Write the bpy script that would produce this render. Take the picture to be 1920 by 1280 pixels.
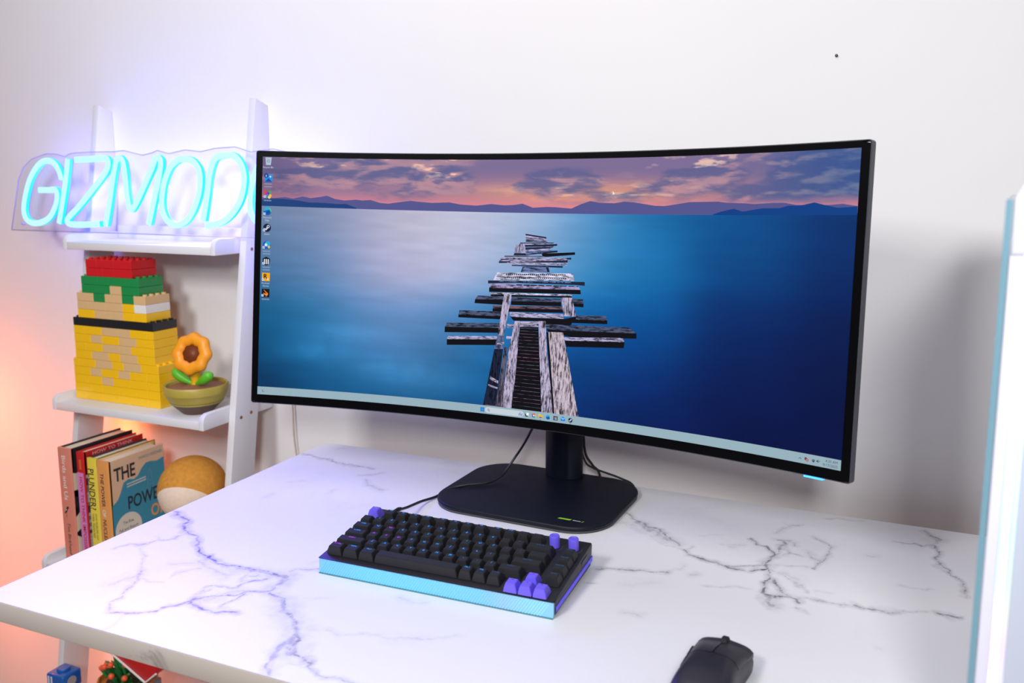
import bpy, bmesh, math, random
import numpy as np
from mathutils import Vector, Matrix

random.seed(7)
rng = np.random.default_rng(7)
for o in list(bpy.data.objects):
    bpy.data.objects.remove(o, do_unlink=True)
scene = bpy.context.scene
C = scene.collection
DZ = 0.86            # height of the desk top above the floor; all coordinates below are relative to the desk top

# ------------------------------------------------------------------ camera
cam_d = bpy.data.cameras.new('camera')
cam = bpy.data.objects.new('camera', cam_d)
C.objects.link(cam)
F_PX, YAW, PITCH, ROLL = 1613.34, 0.4012, 0.1463, 0.0022
fw = Vector((-math.sin(YAW) * math.cos(PITCH), math.cos(YAW) * math.cos(PITCH), -math.sin(PITCH)))
rt = Vector((math.cos(YAW), math.sin(YAW), 0))
upv = rt.cross(fw)
r2 = rt * math.cos(ROLL) + upv * math.sin(ROLL)
u2 = upv * math.cos(ROLL) - rt * math.sin(ROLL)
m = Matrix((r2, u2, -fw)).transposed().to_4x4()
m.translation = (0.1823, -0.9825, 0.4994 + DZ)
cam.matrix_world = m
cam_d.sensor_width = 36.0
cam_d.lens = F_PX * 36.0 / 1920.0
cam_d.shift_x = -38.84 / 1920.0
cam_d.shift_y = -55.82 / 1920.0
cam_d.clip_start = 0.02
cam_d.dof.use_dof = True
cam_d.dof.focus_distance = 1.22
cam_d.dof.aperture_fstop = 5.0
scene.camera = cam

# ------------------------------------------------------------------ world, lights, exposure
w = bpy.data.worlds.new('room_light')
scene.world = w
w.use_nodes = True
w.node_tree.nodes['Background'].inputs[0].default_value = (0.97, 0.93, 1.02, 1)
w.node_tree.nodes['Background'].inputs[1].default_value = 0.13


def area(name, loc, target, size, power, color=(1, 1, 1), size_y=None, spread=None):
    d = bpy.data.lights.new(name, 'AREA')
    d.energy = power
    d.color = color
    d.size = size
    if size_y:
        d.shape = 'RECTANGLE'
        d.size_y = size_y
    if spread:
        d.spread = spread
    o = bpy.data.objects.new(name, d)
    C.objects.link(o)
    o.location = (loc[0], loc[1], loc[2] + DZ)
    v = Vector((target[0] - loc[0], target[1] - loc[1], target[2] - loc[2]))
    o.rotation_euler = v.to_track_quat('-Z', 'Y').to_euler()
    return o


area('ceiling_bounce_light', (-0.5, -0.6, 1.75), (-0.42, 0.1, 0.0), 1.5, 9, (1.0, 0.99, 1.0), size_y=1.2)
area('softbox_light', (-0.67, -1.55, 1.30), (-0.75, 0.4, 0.45), 0.36, 21, (1.0, 0.995, 1.0))
area('right_softbox_light', (0.43, -1.75, 1.0), (-0.2, 0.4, 0.35), 0.26, 21.5, (1.0, 0.995, 1.0))

for z_, p_ in ((-0.62, 0.75), (-0.34, 1.1), (-0.04, 2.6)):  # added orange light for the left wall, source out of view
    d_ = bpy.data.lights.new('added_orange_light', 'POINT')
    d_.energy, d_.color, d_.shadow_soft_size = p_, (1.0, 0.19, 0.07), 0.04
    o_ = bpy.data.objects.new('added_orange_light', d_)
    C.objects.link(o_)
    o_.location = (-1.90, 0.24, z_ + DZ)

vs = scene.view_settings
vs.view_transform = 'Standard'
vs.look = 'None'
vs.exposure = 0.0
vs.gamma = 1.0
vs.use_curve_mapping = False


# ------------------------------------------------------------------ helpers
def lin(c):
    out = []
    for x in c[:3]:
        x = x / 255.0
        out.append(x / 12.92 if x <= 0.04045 else ((x + 0.055) / 1.055) ** 2.4)
    return tuple(out)


def linA(a):
    a = np.asarray(a, float) / 255.0
    return np.where(a <= 0.04045, a / 12.92, ((np.maximum(a, 0) + 0.055) / 1.055) ** 2.4)


MATS = {}


def mat(name, rgb=(200, 200, 200), rough=0.5, metal=0.0, spec=0.5, emit=None, estr=0.0, noise=0.0, nscale=40.0,
        bump=0.0, coat=0.0, trans=0.0, sub=0.0, stretch=(1, 1, 1)):
    """plain procedural material: colour with a little noise variation and optional bump"""
    if name in MATS:
        return MATS[name]
    mt = bpy.data.materials.new(name)
    mt.use_nodes = True
    nt = mt.node_tree
    b = nt.nodes['Principled BSDF']
    col = lin(rgb)
    b.inputs['Base Color'].default_value = (*col, 1)
    b.inputs['Roughness'].default_value = rough
    b.inputs['Metallic'].default_value = metal
    b.inputs['Specular IOR Level'].default_value = spec
    b.inputs['Coat Weight'].default_value = coat
    b.inputs['Transmission Weight'].default_value = trans
    if sub:
        b.inputs['Subsurface Weight'].default_value = sub
        b.inputs['Subsurface Radius'].default_value = (0.01, 0.005, 0.003)
    if emit:
        b.inputs['Emission Color'].default_value = (*lin(emit), 1)
        b.inputs['Emission Strength'].default_value = estr
    if noise or bump:
        tc = nt.nodes.new('ShaderNodeTexCoord')
        mp = nt.nodes.new('ShaderNodeMapping')
        mp.inputs['Scale'].default_value = stretch
        nt.links.new(tc.outputs['Object'], mp.inputs['Vector'])
        nz = nt.nodes.new('ShaderNodeTexNoise')
        nz.inputs['Scale'].default_value = nscale
        nz.inputs['Detail'].default_value = 5
        nt.links.new(mp.outputs['Vector'], nz.inputs['Vector'])
        if noise:
            mr = nt.nodes.new('ShaderNodeMapRange')
            mr.inputs['From Min'].default_value = 0.3
            mr.inputs['From Max'].default_value = 0.7
            mr.inputs['To Min'].default_value = 1 - noise
            mr.inputs['To Max'].default_value = 1 + noise
            nt.links.new(nz.outputs['Fac'], mr.inputs['Value'])
            mx = nt.nodes.new('ShaderNodeMix')
            mx.data_type = 'RGBA'
            mx.blend_type = 'MULTIPLY'
            mx.inputs['Factor'].default_value = 1
            mx.inputs['A'].default_value = (*col, 1)
            nt.links.new(mr.outputs['Result'], mx.inputs['B'])
            nt.links.new(mx.outputs['Result'], b.inputs['Base Color'])
        if bump:
            bp = nt.nodes.new('ShaderNodeBump')
            bp.inputs['Strength'].default_value = bump
            bp.inputs['Distance'].default_value = 0.002
            nt.links.new(nz.outputs['Fac'], bp.inputs['Height'])
            nt.links.new(bp.outputs['Normal'], b.inputs['Normal'])
    MATS[name] = mt
    return mt


def off_of(parent):
    t = Vector((0, 0, 0))
    while parent is not None:
        t += parent.location
        parent = parent.parent
    return t


class MB:
    """collects vertices and faces, builds one mesh object"""

    def __init__(self):
        self.v, self.f, self.mi, self.c = [], [], [], []

    def add(self, verts, faces, mi=0, col=None):
        n = len(self.v)
        self.v += [tuple(p) for p in verts]
        self.f += [tuple(i + n for i in f) for f in faces]
        self.mi += [mi] * len(faces)
        if col is not None:
            self.c += [tuple(col)] * len(verts)
        return self

    def bm(self, b, mi=0, M=None):
        b.verts.index_update()
        vs_ = [(M @ v.co) if M else v.co for v in b.verts]
        self.add(vs_, [[v.index for v in f.verts] for f in b.faces], mi)
        b.free()
        return self

    def box(self, x0, x1, y0, y1, z0, z1, r=0.0, seg=2, mi=0, M=None):
        b = bmesh.new()
        bmesh.ops.create_cube(b, size=1)
        for v in b.verts:
            v.co = Vector(((x0 + x1) / 2 + v.co.x * (x1 - x0), (y0 + y1) / 2 + v.co.y * (y1 - y0), (z0 + z1) / 2 + v.co.z * (z1 - z0)))
        if r > 0:
            bmesh.ops.bevel(b, geom=list(b.edges), offset=r, segments=seg, profile=0.5, affect='EDGES')
        return self.bm(b, mi, M)

    def prism(self, pts, axis, a, b_, r=0.0, seg=2, mi=0, M=None):
        """pts: 2D outline extruded along an axis ('x','y','z') from a to b_"""
        def P(p, t):
            return {'x': (t, p[0], p[1]), 'y': (p[0], t, p[1]), 'z': (p[0], p[1], t)}[axis]
        bb = bmesh.new()
        A = [bb.verts.new(P(p, a)) for p in pts]
        B = [bb.verts.new(P(p, b_)) for p in pts]
        n = len(pts)
        fa = bb.faces.new(A)
        fb = bb.faces.new(B[::-1])
        for i in range(n):
            bb.faces.new((A[(i + 1) % n], A[i], B[i], B[(i + 1) % n]))
        bmesh.ops.recalc_face_normals(bb, faces=list(bb.faces))
        if r > 0:
            ed = list(set(list(fa.edges) + list(fb.edges)))
            bmesh.ops.bevel(bb, geom=ed, offset=r, segments=seg, profile=0.5, affect='EDGES')
        return self.bm(bb, mi, M)

    def tube(self, pts, rad, seg=10, closed=False, mi=0, caps=True):
        pts = [Vector(p) for p in pts]
        n = len(pts)
        rads = rad if isinstance(rad, (list, tuple)) else [rad] * n
        tang = []
        for i in range(n):
            a = pts[(i - 1) % n] if (closed or i > 0) else pts[i]
            b = pts[(i + 1) % n] if (closed or i < n - 1) else pts[i]
            tang.append((b - a).normalized())
        nrm = tang[0].orthogonal().normalized()
        rings = []
        for i in range(n):
            nrm = (nrm - tang[i] * nrm.dot(tang[i])).normalized()
            bi = tang[i].cross(nrm)
            rings.append([pts[i] + (nrm * math.cos(t) + bi * math.sin(t)) * rads[i] for t in [2 * math.pi * k / seg for k in range(seg)]])
        V = [p for r in rings for p in r]
        Fc = []
        last = n if closed else n - 1
        for i in range(last):
            j = (i + 1) % n
            sh = 0
            if closed and j == 0:
                sh = min(range(seg), key=lambda k: (rings[i][0] - rings[0][k]).length)
            for k in range(seg):
                a, b = i * seg + k, i * seg + (k + 1) % seg
                Fc.append((a, b, j * seg + (k + 1 + sh) % seg, j * seg + (k + sh) % seg))
        if caps and not closed:
            Fc.append(tuple(range(seg))[::-1])
            Fc.append(tuple((n - 1) * seg + k for k in range(seg)))
        return self.add(V, Fc, mi)

    def lathe(self, prof, cx=0, cy=0, seg=32, mi=0, sx=1, sy=1, M=None):
        """prof: [(radius, z)] turned round the z axis"""
        V, Fc = [], []
        for r, z in prof:
            for k in range(seg):
                t = 2 * math.pi * k / seg
                p = Vector((cx + r * sx * math.cos(t), cy + r * sy * math.sin(t), z))
                V.append(M @ p if M else p)
        for i in range(len(prof) - 1):
            for k in range(seg):
                a, b = i * seg + k, i * seg + (k + 1) % seg
                Fc.append((a, b, b + seg, a + seg))
        Fc.append(tuple(range(seg))[::-1])
        Fc.append(tuple((len(prof) - 1) * seg + k for k in range(seg)))
        return self.add(V, Fc, mi)

    def ball(self, c, r, seg=20, rings=12, mi=0, sc=(1, 1, 1)):
        b = bmesh.new()
        bmesh.ops.create_uvsphere(b, u_segments=seg, v_segments=rings, radius=r)
        for v in b.verts:
            v.co = Vector((c[0] + v.co.x * sc[0], c[1] + v.co.y * sc[1], c[2] + v.co.z * sc[2]))
        return self.bm(b, mi)

    def mesh(self, name, mats, smooth=True, angle=0.6, offset=(0, 0, 0)):
        me = bpy.data.meshes.new(name)
        ox, oy, oz = offset
        me.from_pydata([(p[0] - ox, p[1] - oy, p[2] - oz) for p in self.v], [], self.f)
        for mt in (mats if isinstance(mats, (list, tuple)) else [mats]):
            me.materials.append(mt)
        me.polygons.foreach_set('material_index', self.mi)
        if self.c:
            at = me.color_attributes.new('Col', 'FLOAT_COLOR', 'POINT')
            arr = np.ones((len(self.v), 4), np.float32)
            arr[:, :3] = np.array(self.c, np.float32)
            at.data.foreach_set('color', arr.ravel())
        if smooth:
            me.polygons.foreach_set('use_smooth', [True] * len(self.f))
            me.set_sharp_from_angle(angle=angle)
        me.update()
        return me

    def build(self, name, mats, parent=None, smooth=True, angle=0.6, local=False, label=None):
        """coordinates are desk coordinates unless local (then relative to the parent)"""
        o = off_of(parent) if (parent is not None and not local) else Vector((0, 0, DZ))
        shift = (o.x, o.y, o.z - DZ) if parent is not None else (0, 0, 0)
        if local:
            shift = (0, 0, 0)
        me = self.mesh(name, mats, smooth, angle, shift)
        ob = bpy.data.objects.new(name, me)
        C.objects.link(ob)
        if parent is not None:
            ob.parent = parent
        else:
            ob.location = (0, 0, 0 if local else DZ)
        if label:
            ob['label'] = label
        return ob


def thing(name, label, cat, loc, rz=0.0, group=None):
    o = bpy.data.objects.new(name, None)
    o.empty_display_size = 0.05
    C.objects.link(o)
    o.location = (loc[0], loc[1], loc[2] + DZ)
    o.rotation_euler = (0, 0, rz)
    o['label'] = label
    o['category'] = cat
    if group:
        o['group'] = group
    return o


def tag(o, label, cat, group=None):
    o['label'] = label
    o['category'] = cat
    if group:
        o['group'] = group
    return o


def place(me, name, parent, loc=(0, 0, 0), rot=(0, 0, 0)):
    o = bpy.data.objects.new(name, me)
    C.objects.link(o)
    o.parent = parent
    o.location = loc
    o.rotation_euler = rot
    return o


TXT = {}


def text2d(s, bold=0.0):
    """outline text as flat 2D triangles; cap height 1, left aligned at 0; returns verts, faces, width"""
    k = (s, bold)
    if k in TXT:
        return TXT[k]
    cu = bpy.data.curves.new('t', 'FONT')
    cu.body = s
    cu.resolution_u = 3
    cu.fill_mode = 'FRONT'
    cu.offset = bold
    ob = bpy.data.objects.new('t', cu)
    C.objects.link(ob)
    dg = bpy.context.evaluated_depsgraph_get()
    me = bpy.data.meshes.new_from_object(ob.evaluated_get(dg))
    V = [(v.co.x / 0.7, v.co.y / 0.7) for v in me.vertices]
    Fc = [tuple(p.vertices) for p in me.polygons]
    bpy.data.objects.remove(ob)
    bpy.data.curves.remove(cu)
    bpy.data.meshes.remove(me)
    x0 = min(v[0] for v in V) if V else 0
    x1 = max(v[0] for v in V) if V else 0
    V = [(v[0] - x0, v[1]) for v in V]
    TXT[k] = (V, Fc, x1 - x0)
    return TXT[k]


def text_on(mb, s, org, xd, yd, h, width=None, bold=0.0, align='L', mi=0, col=None, skew=0.0):
    """flat lettering on a plane: origin, x direction, y direction, cap height, optional total width"""
    V, Fc, wd = text2d(s, bold)
    if not V:
        return
    org, xd, yd = Vector(org), Vector(xd).normalized(), Vector(yd).normalized()
    sx = h if width is None else width / wd
    sh = 0 if align == 'L' else (-wd * sx / 2 if align == 'C' else -wd * sx)
    mb.add([org + xd * (sh + v[0] * sx + skew * v[1] * h) + yd * (v[1] * h) for v in V], Fc, mi, col)


def smooth_path(pts, n=6, closed=False):
    """Catmull-Rom"""
    P = [Vector(p) for p in pts]
    out = []
    N = len(P)
    rngi = range(N) if closed else range(N - 1)
    for i in rngi:
        p0 = P[(i - 1) % N] if (closed or i > 0) else P[i] * 2 - P[i + 1]
        p1, p2 = P[i], P[(i + 1) % N]
        p3 = P[(i + 2) % N] if (closed or i + 2 < N) else p2 * 2 - p1
        for k in range(n):
            t = k / n
            out.append(0.5 * ((2 * p1) + (p2 - p0) * t + (2 * p0 - 5 * p1 + 4 * p2 - p3) * t * t + (3 * p1 - p0 - 3 * p2 + p3) * t ** 3))
    if not closed:
        out.append(P[-1])
    return out


def rrect(x0, x1, y0, y1, r, n=6):
    rs = r if isinstance(r, (list, tuple)) else [r] * 4      # order: x0y0, x1y0, x1y1, x0y1
    out = []
    for (cx, cy, sx, sy, a0, rr) in ((x0, y0, 1, 1, math.pi, rs[0]), (x1, y0, -1, 1, 1.5 * math.pi, rs[1]), (x1, y1, -1, -1, 0, rs[2]), (x0, y1, 1, -1, 0.5 * math.pi, rs[3])):
        if rr <= 0:
            out.append((cx, cy))
            continue
        for k in range(n + 1):
            a = a0 + 0.5 * math.pi * k / n
            out.append((cx + sx * rr + rr * math.cos(a), cy + sy * rr + rr * math.sin(a)))
    return out


_perm = rng.random((256, 256))


def vnoise(x, y):
    xi, yi = np.floor(x).astype(int), np.floor(y).astype(int)
    fx, fy = x - xi, y - yi
    fx, fy = fx * fx * (3 - 2 * fx), fy * fy * (3 - 2 * fy)
    g = lambda a, b: _perm[a & 255, b & 255]
    return (g(xi, yi) * (1 - fx) + g(xi + 1, yi) * fx) * (1 - fy) + (g(xi, yi + 1) * (1 - fx) + g(xi + 1, yi + 1) * fx) * fy


def fbm(x, y, o=5):
    s, a, t = 0, 0.5, 0
    for i in range(o):
        s = s + a * vnoise(x * 2 ** i + 17.3 * i, y * 2 ** i + 9.1 * i)
        t += a
        a *= 0.5
    return s / t


def sstep(a, b, x):
    t = np.clip((x - a) / (b - a), 0, 1)
    return t * t * (3 - 2 * t)


def grid_object(name, X, Y, Zc, mt, parent=None, cols=None, floats=None):
    """regular grid of points (2D arrays) as one mesh, optional colour and float attributes"""
    ny, nx = X.shape
    o = off_of(parent) if parent is not None else Vector((0, 0, DZ))
    co = np.stack([X.ravel() - (o.x if parent else 0), Y.ravel() - (o.y if parent else 0), Zc.ravel() - ((o.z - DZ) if parent else 0)], 1).astype(np.float32)
    idx = np.arange(nx * ny).reshape(ny, nx)
    q = np.stack([idx[:-1, :-1], idx[:-1, 1:], idx[1:, 1:], idx[1:, :-1]], -1).reshape(-1, 4)
    me = bpy.data.meshes.new(name)
    me.vertices.add(nx * ny)
    me.vertices.foreach_set('co', co.ravel())
    nf = len(q)
    me.loops.add(nf * 4)
    me.loops.foreach_set('vertex_index', q.ravel().astype(np.int32))
    me.polygons.add(nf)
    me.polygons.foreach_set('loop_start', np.arange(0, nf * 4, 4, dtype=np.int32))
    me.polygons.foreach_set('use_smooth', np.ones(nf, bool))
    me.update(calc_edges=True)
    me.materials.append(mt)
    if cols is not None:
        at = me.color_attributes.new('Col', 'FLOAT_COLOR', 'POINT')
        a4 = np.ones((nx * ny, 4), np.float32)
        a4[:, :3] = cols.reshape(-1, 3)
        at.data.foreach_set('color', a4.ravel())
    for k, a in (floats or {}).items():
        at = me.attributes.new(k, 'FLOAT', 'POINT')
        at.data.foreach_set('value', a.ravel().astype(np.float32))
    ob = bpy.data.objects.new(name, me)
    C.objects.link(ob)
    if parent is not None:
        ob.parent = parent
    else:
        ob.location = (0, 0, DZ)
    return ob


X3, Y3, Z3 = Vector((1, 0, 0)), Vector((0, 1, 0)), Vector((0, 0, 1))

# ------------------------------------------------------------------ traced shapes: picture (u, v), desk veins and a painted shadow streak (width, strength, x, y), neon letters (x, z)
PLANKS = [('lt',[[0.4848,0.2895],[0.5203,0.2987],[0.5241,0.3124],[0.4853,0.3138]]),('dk',[[0.4841,0.2844],[0.5214,0.2948],[0.5215,0.3004],[0.4848,0.2902]]),('dk',[[0.485,0.2979],[0.5169,0.3032],[0.5169,0.3058],[0.485,0.3005]]),('dk',[[0.4851,0.3061],[0.5194,0.3089],[0.5194,0.3109],[0.4852,0.3087]]),('dk',[[0.4852,0.3123],[0.5241,0.3121],[0.5241,0.3142],[0.4853,0.3153]]),('dk',[[0.4753,0.3191],[0.5347,0.3149],[0.5347,0.318],[0.4754,0.3227]]),('lt',[[0.4831,0.3222],[0.5347,0.3185],[0.5406,0.3201],[0.4832,0.3294]]),('dk',[[0.4843,0.3272],[0.5406,0.3196],[0.541,0.3264],[0.5343,0.3281],[0.4845,0.3339]]),('md',[[0.4851,0.3338],[0.5343,0.3281],[0.5344,0.3332],[0.4852,0.3408]]),('dk',[[0.4851,0.3382],[0.5344,0.3322],[0.5287,0.3374],[0.4853,0.3451]]),('lt',[[0.4665,0.328],[0.4749,0.3274],[0.4737,0.361],[0.466,0.3617]]),('lt',[[0.476,0.3227],[0.4842,0.3221],[0.4844,0.3601],[0.4755,0.3609]]),('dk',[[0.4745,0.3236],[0.476,0.3227],[0.4751,0.3609],[0.4743,0.361]]),('dk',[[0.4659,0.3604],[0.4861,0.3595],[0.4875,0.3681],[0.4643,0.3696]]),('lt',[[0.4847,0.3452],[0.5293,0.3374],[0.5294,0.3432],[0.486,0.3528]]),('md',[[0.486,0.3536],[0.5294,0.3442],[0.5417,0.3448],[0.4875,0.3689]]),('dk',[[0.5038,0.3559],[0.5417,0.344],[0.5421,0.3508],[0.5156,0.3588],[0.4874,0.363]]),('bk',[[0.5144,0.3581],[0.5724,0.3486],[0.5726,0.3579],[0.5229,0.3702],[0.5158,0.369]]),('br',[[0.4482,0.3718],[0.5158,0.3672],[0.5159,0.3708],[0.4483,0.3762]]),('lt',[[0.4418,0.3794],[0.5596,0.3703],[0.5604,0.3815],[0.4385,0.3992]]),('dk',[[0.5585,0.3711],[0.5662,0.3694],[0.5663,0.3767],[0.5589,0.3766]]),('dk',[[0.4419,0.3853],[0.4568,0.3827],[0.4569,0.3863],[0.442,0.3898]]),('dk',[[0.4385,0.3948],[0.4594,0.3923],[0.4595,0.3985],[0.4389,0.4013]]),('dk',[[0.469,0.3945],[0.5604,0.3795],[0.5605,0.388],[0.4714,0.3969]]),('lt',[[0.4535,0.397],[0.5606,0.3895],[0.5602,0.3991],[0.4536,0.4048]]),('dk',[[0.462,0.4061],[0.5521,0.4019],[0.5523,0.409],[0.5283,0.4093],[0.4621,0.4102]]),('md',[[0.4812,0.4109],[0.5271,0.4074],[0.5299,0.428],[0.4786,0.4334]]),('dk',[[0.4818,0.4124],[0.4883,0.4125],[0.4828,0.4324],[0.479,0.4328]]),('dk',[[0.5225,0.4091],[0.5272,0.4087],[0.5299,0.4275],[0.5258,0.4279]]),('wh',[[0.4362,0.4386],[0.57,0.4283],[0.5735,0.4561],[0.4301,0.4686]]),('dk',[[0.4205,0.4715],[0.5914,0.458],[0.5917,0.4724],[0.5761,0.4708],[0.4705,0.4757],[0.4208,0.4833]]),('md',[[0.4368,0.4712],[0.5747,0.4604],[0.5748,0.4642],[0.4369,0.4752]]),('pu',[[0.4286,0.4827],[0.5808,0.4748],[0.5845,0.4881],[0.4229,0.5009]]),('dk',[[0.4706,0.4809],[0.5808,0.4748],[0.5809,0.4778],[0.4706,0.4855]]),('bk',[[0.4229,0.5004],[0.5845,0.4881],[0.5857,0.5047],[0.4231,0.5164]]),('wh',[[0.4268,0.5183],[0.5699,0.5076],[0.5706,0.5138],[0.4269,0.5254]]),('bk',[[0.4263,0.525],[0.5706,0.5138],[0.5704,0.5208],[0.4265,0.5334]]),('tx',[[0.4028,0.5333],[0.4523,0.5303],[0.4513,0.5432],[0.3983,0.5492]]),('bk',[[0.3983,0.5487],[0.4513,0.5427],[0.4511,0.5641],[0.3975,0.5641]]),('tx',[[0.4643,0.5305],[0.5511,0.5265],[0.552,0.5396],[0.464,0.5467]]),('bk',[[0.4634,0.5468],[0.552,0.5396],[0.5529,0.5547],[0.4635,0.5624]]),('tx',[[0.5708,0.5238],[0.5898,0.5224],[0.5911,0.5415],[0.5729,0.5416]]),('bk',[[0.5723,0.5407],[0.5911,0.5405],[0.5911,0.5528],[0.5743,0.5525]]),('br',[[0.4305,0.5691],[0.555,0.5555],[0.5552,0.5669],[0.4317,0.5808]]),('bk',[[0.4307,0.58],[0.5552,0.5661],[0.5574,0.5789],[0.4309,0.5923]]),('tx',[[0.3702,0.5961],[0.449,0.5905],[0.4477,0.6104],[0.3689,0.6142]]),('bk',[[0.3689,0.6133],[0.4477,0.6095],[0.4471,0.6214],[0.369,0.6248]]),('lt',[[0.462,0.5899],[0.5565,0.5841],[0.5579,0.6025],[0.4623,0.609]]),('bk',[[0.4633,0.6089],[0.5588,0.6015],[0.5799,0.5896],[0.5795,0.6006],[0.5726,0.6135],[0.5709,0.6248],[0.5262,0.629],[0.5259,0.6162],[0.4696,0.6227]]),('tx',[[0.5788,0.5847],[0.6302,0.5794],[0.6328,0.5962],[0.5791,0.6011]]),('bk',[[0.5782,0.6],[0.6328,0.5954],[0.6331,0.609],[0.5707,0.6147]]),('tx',[[0.3486,0.6493],[0.4448,0.6362],[0.4432,0.6566],[0.3448,0.6679]]),('bk',[[0.3448,0.6661],[0.4441,0.6556],[0.4429,0.6751],[0.3447,0.6881]]),('lt',[[0.3515,0.7023],[0.4417,0.688],[0.441,0.7022],[0.3493,0.7165]]),('bk',[[0.3493,0.7157],[0.4409,0.7013],[0.4393,0.724],[0.3496,0.7385]]),('tx',[[0.5271,0.6271],[0.5709,0.6231],[0.5714,0.6466],[0.5285,0.647]]),('bk',[[0.5285,0.6457],[0.5723,0.6456],[0.5728,0.6687],[0.5316,0.6571]]),('tx',[[0.5709,0.6231],[0.6712,0.6152],[0.6823,0.6342],[0.572,0.6465]]),('bk',[[0.5719,0.6448],[0.6827,0.6342],[0.6828,0.6532],[0.5728,0.6687]]),('lt',[[0.5583,0.6714],[0.66,0.6549],[0.6637,0.6697],[0.5615,0.6844]]),('bk',[[0.5615,0.6835],[0.6636,0.6689],[0.6627,0.6919],[0.5648,0.7066]]),('lt',[[0.4579,0.6372],[0.4758,0.6364],[0.4761,0.6503],[0.4581,0.6524]]),('lt',[[0.4577,0.6852],[0.4707,0.6843],[0.4709,0.696],[0.4569,0.6972]]),('wl',[[0.4502,0.5237],[0.4641,0.5218],[0.4527,0.6848],[0.4417,0.6867]]),('md',[[0.4417,0.6858],[0.4529,0.6839],[0.4525,0.7374],[0.4366,0.7404]]),('nv',[[0.4366,0.7395],[0.4526,0.7365],[0.4429,0.9776],[0.4199,0.978]]),('wl',[[0.4314,0.8487],[0.4463,0.8645],[0.4457,0.8752],[0.43,0.861]]),('wl',[[0.4284,0.8817],[0.4453,0.8898],[0.445,0.8965],[0.4277,0.8881]]),('br',[[0.4223,0.9631],[0.4432,0.9634],[0.4429,0.9776],[0.4199,0.978]]),('wl',[[0.4422,0.7143],[0.4542,0.7099],[0.4533,0.718],[0.4403,0.7212]]),('gy',[[0.4546,0.7317],[0.4605,0.7241],[0.4544,0.976],[0.4428,0.9767]]),('wl',[[0.4716,0.6241],[0.4812,0.6226],[0.4766,0.841],[0.4717,0.9751],[0.4536,0.9767],[0.462,0.7566]]),('wl',[[0.4812,0.6239],[0.5146,0.6193],[0.514,0.6396],[0.481,0.6443]]),('bk',[[0.481,0.6451],[0.514,0.6413],[0.5264,0.9745],[0.4717,0.9751],[0.4766,0.841]]),('wl',[[0.5141,0.6172],[0.5263,0.6153],[0.5305,0.7215],[0.5471,0.9751],[0.526,0.9754],[0.5192,0.8098]]),('bk',[[0.5287,0.6576],[0.5346,0.6566],[0.5527,0.9757],[0.5458,0.9755]]),('wr',[[0.5322,0.6557],[0.5576,0.6533],[0.5675,0.7438],[0.5911,0.9778],[0.5488,0.9777]]),('wl',[[0.552,0.5213],[0.5711,0.5196],[0.5793,0.5897],[0.5581,0.5919]])]
RIDGE_FAR = [[0.0014,0.1691],[0.0214,0.1709],[0.042,0.1646],[0.0568,0.1701],[0.0744,0.1602],[0.0893,0.1658],[0.107,0.1599],[0.1189,0.1538],[0.1339,0.166],[0.1518,0.1715],[0.1725,0.1669],[0.1845,0.1694],[0.1993,0.1666],[0.2173,0.1773],[0.2322,0.1797],[0.2499,0.1735],[0.2735,0.1658],[0.2884,0.1689],[0.3121,0.1723],[0.3445,0.1689],[0.3651,0.1763],[0.3944,0.1795],[0.4205,0.1722],[0.4437,0.1764],[0.4609,0.1746],[0.4766,0.1692],[0.4954,0.184],[0.518,0.1803],[0.5332,0.1805],[0.5622,0.1854],[0.5791,0.1682],[0.5945,0.1569],[0.6102,0.1629],[0.6355,0.1644],[0.6521,0.1583],[0.6687,0.1612],[0.7017,0.1729],[0.7179,0.174],[0.739,0.167],[0.7573,0.1601],[0.8012,0.1588],[0.814,0.163],[0.8391,0.165],[0.8564,0.168],[0.8854,0.1642],[0.8997,0.1645],[0.9164,0.1718],[0.9623,0.1729],[0.9801,0.1698],[1.0011,0.1776]]
RIDGE_LEFT = [[0.0015,0.1792],[0.0185,0.1731],[0.0391,0.1728],[0.0658,0.1775],[0.0866,0.184],[0.1133,0.184],[0.1371,0.187],[0.1549,0.1858],[0.1744,0.2004]]
RIDGE_RIGHT = [[0.7946,0.2025],[0.8071,0.1928],[0.8258,0.1833],[0.8398,0.1928],[0.8544,0.1873],[0.869,0.1819],[0.8931,0.1822],[0.9047,0.1743],[0.9235,0.1736],[0.9417,0.1645],[0.9556,0.1728],[0.9738,0.182],[0.9892,0.1803],[1.0011,0.1776]]
HORIZON = [[0.0011, 0.2047], [0.5522, 0.2018], [0.7971, 0.2027], [1.001, 0.2049]]
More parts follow.
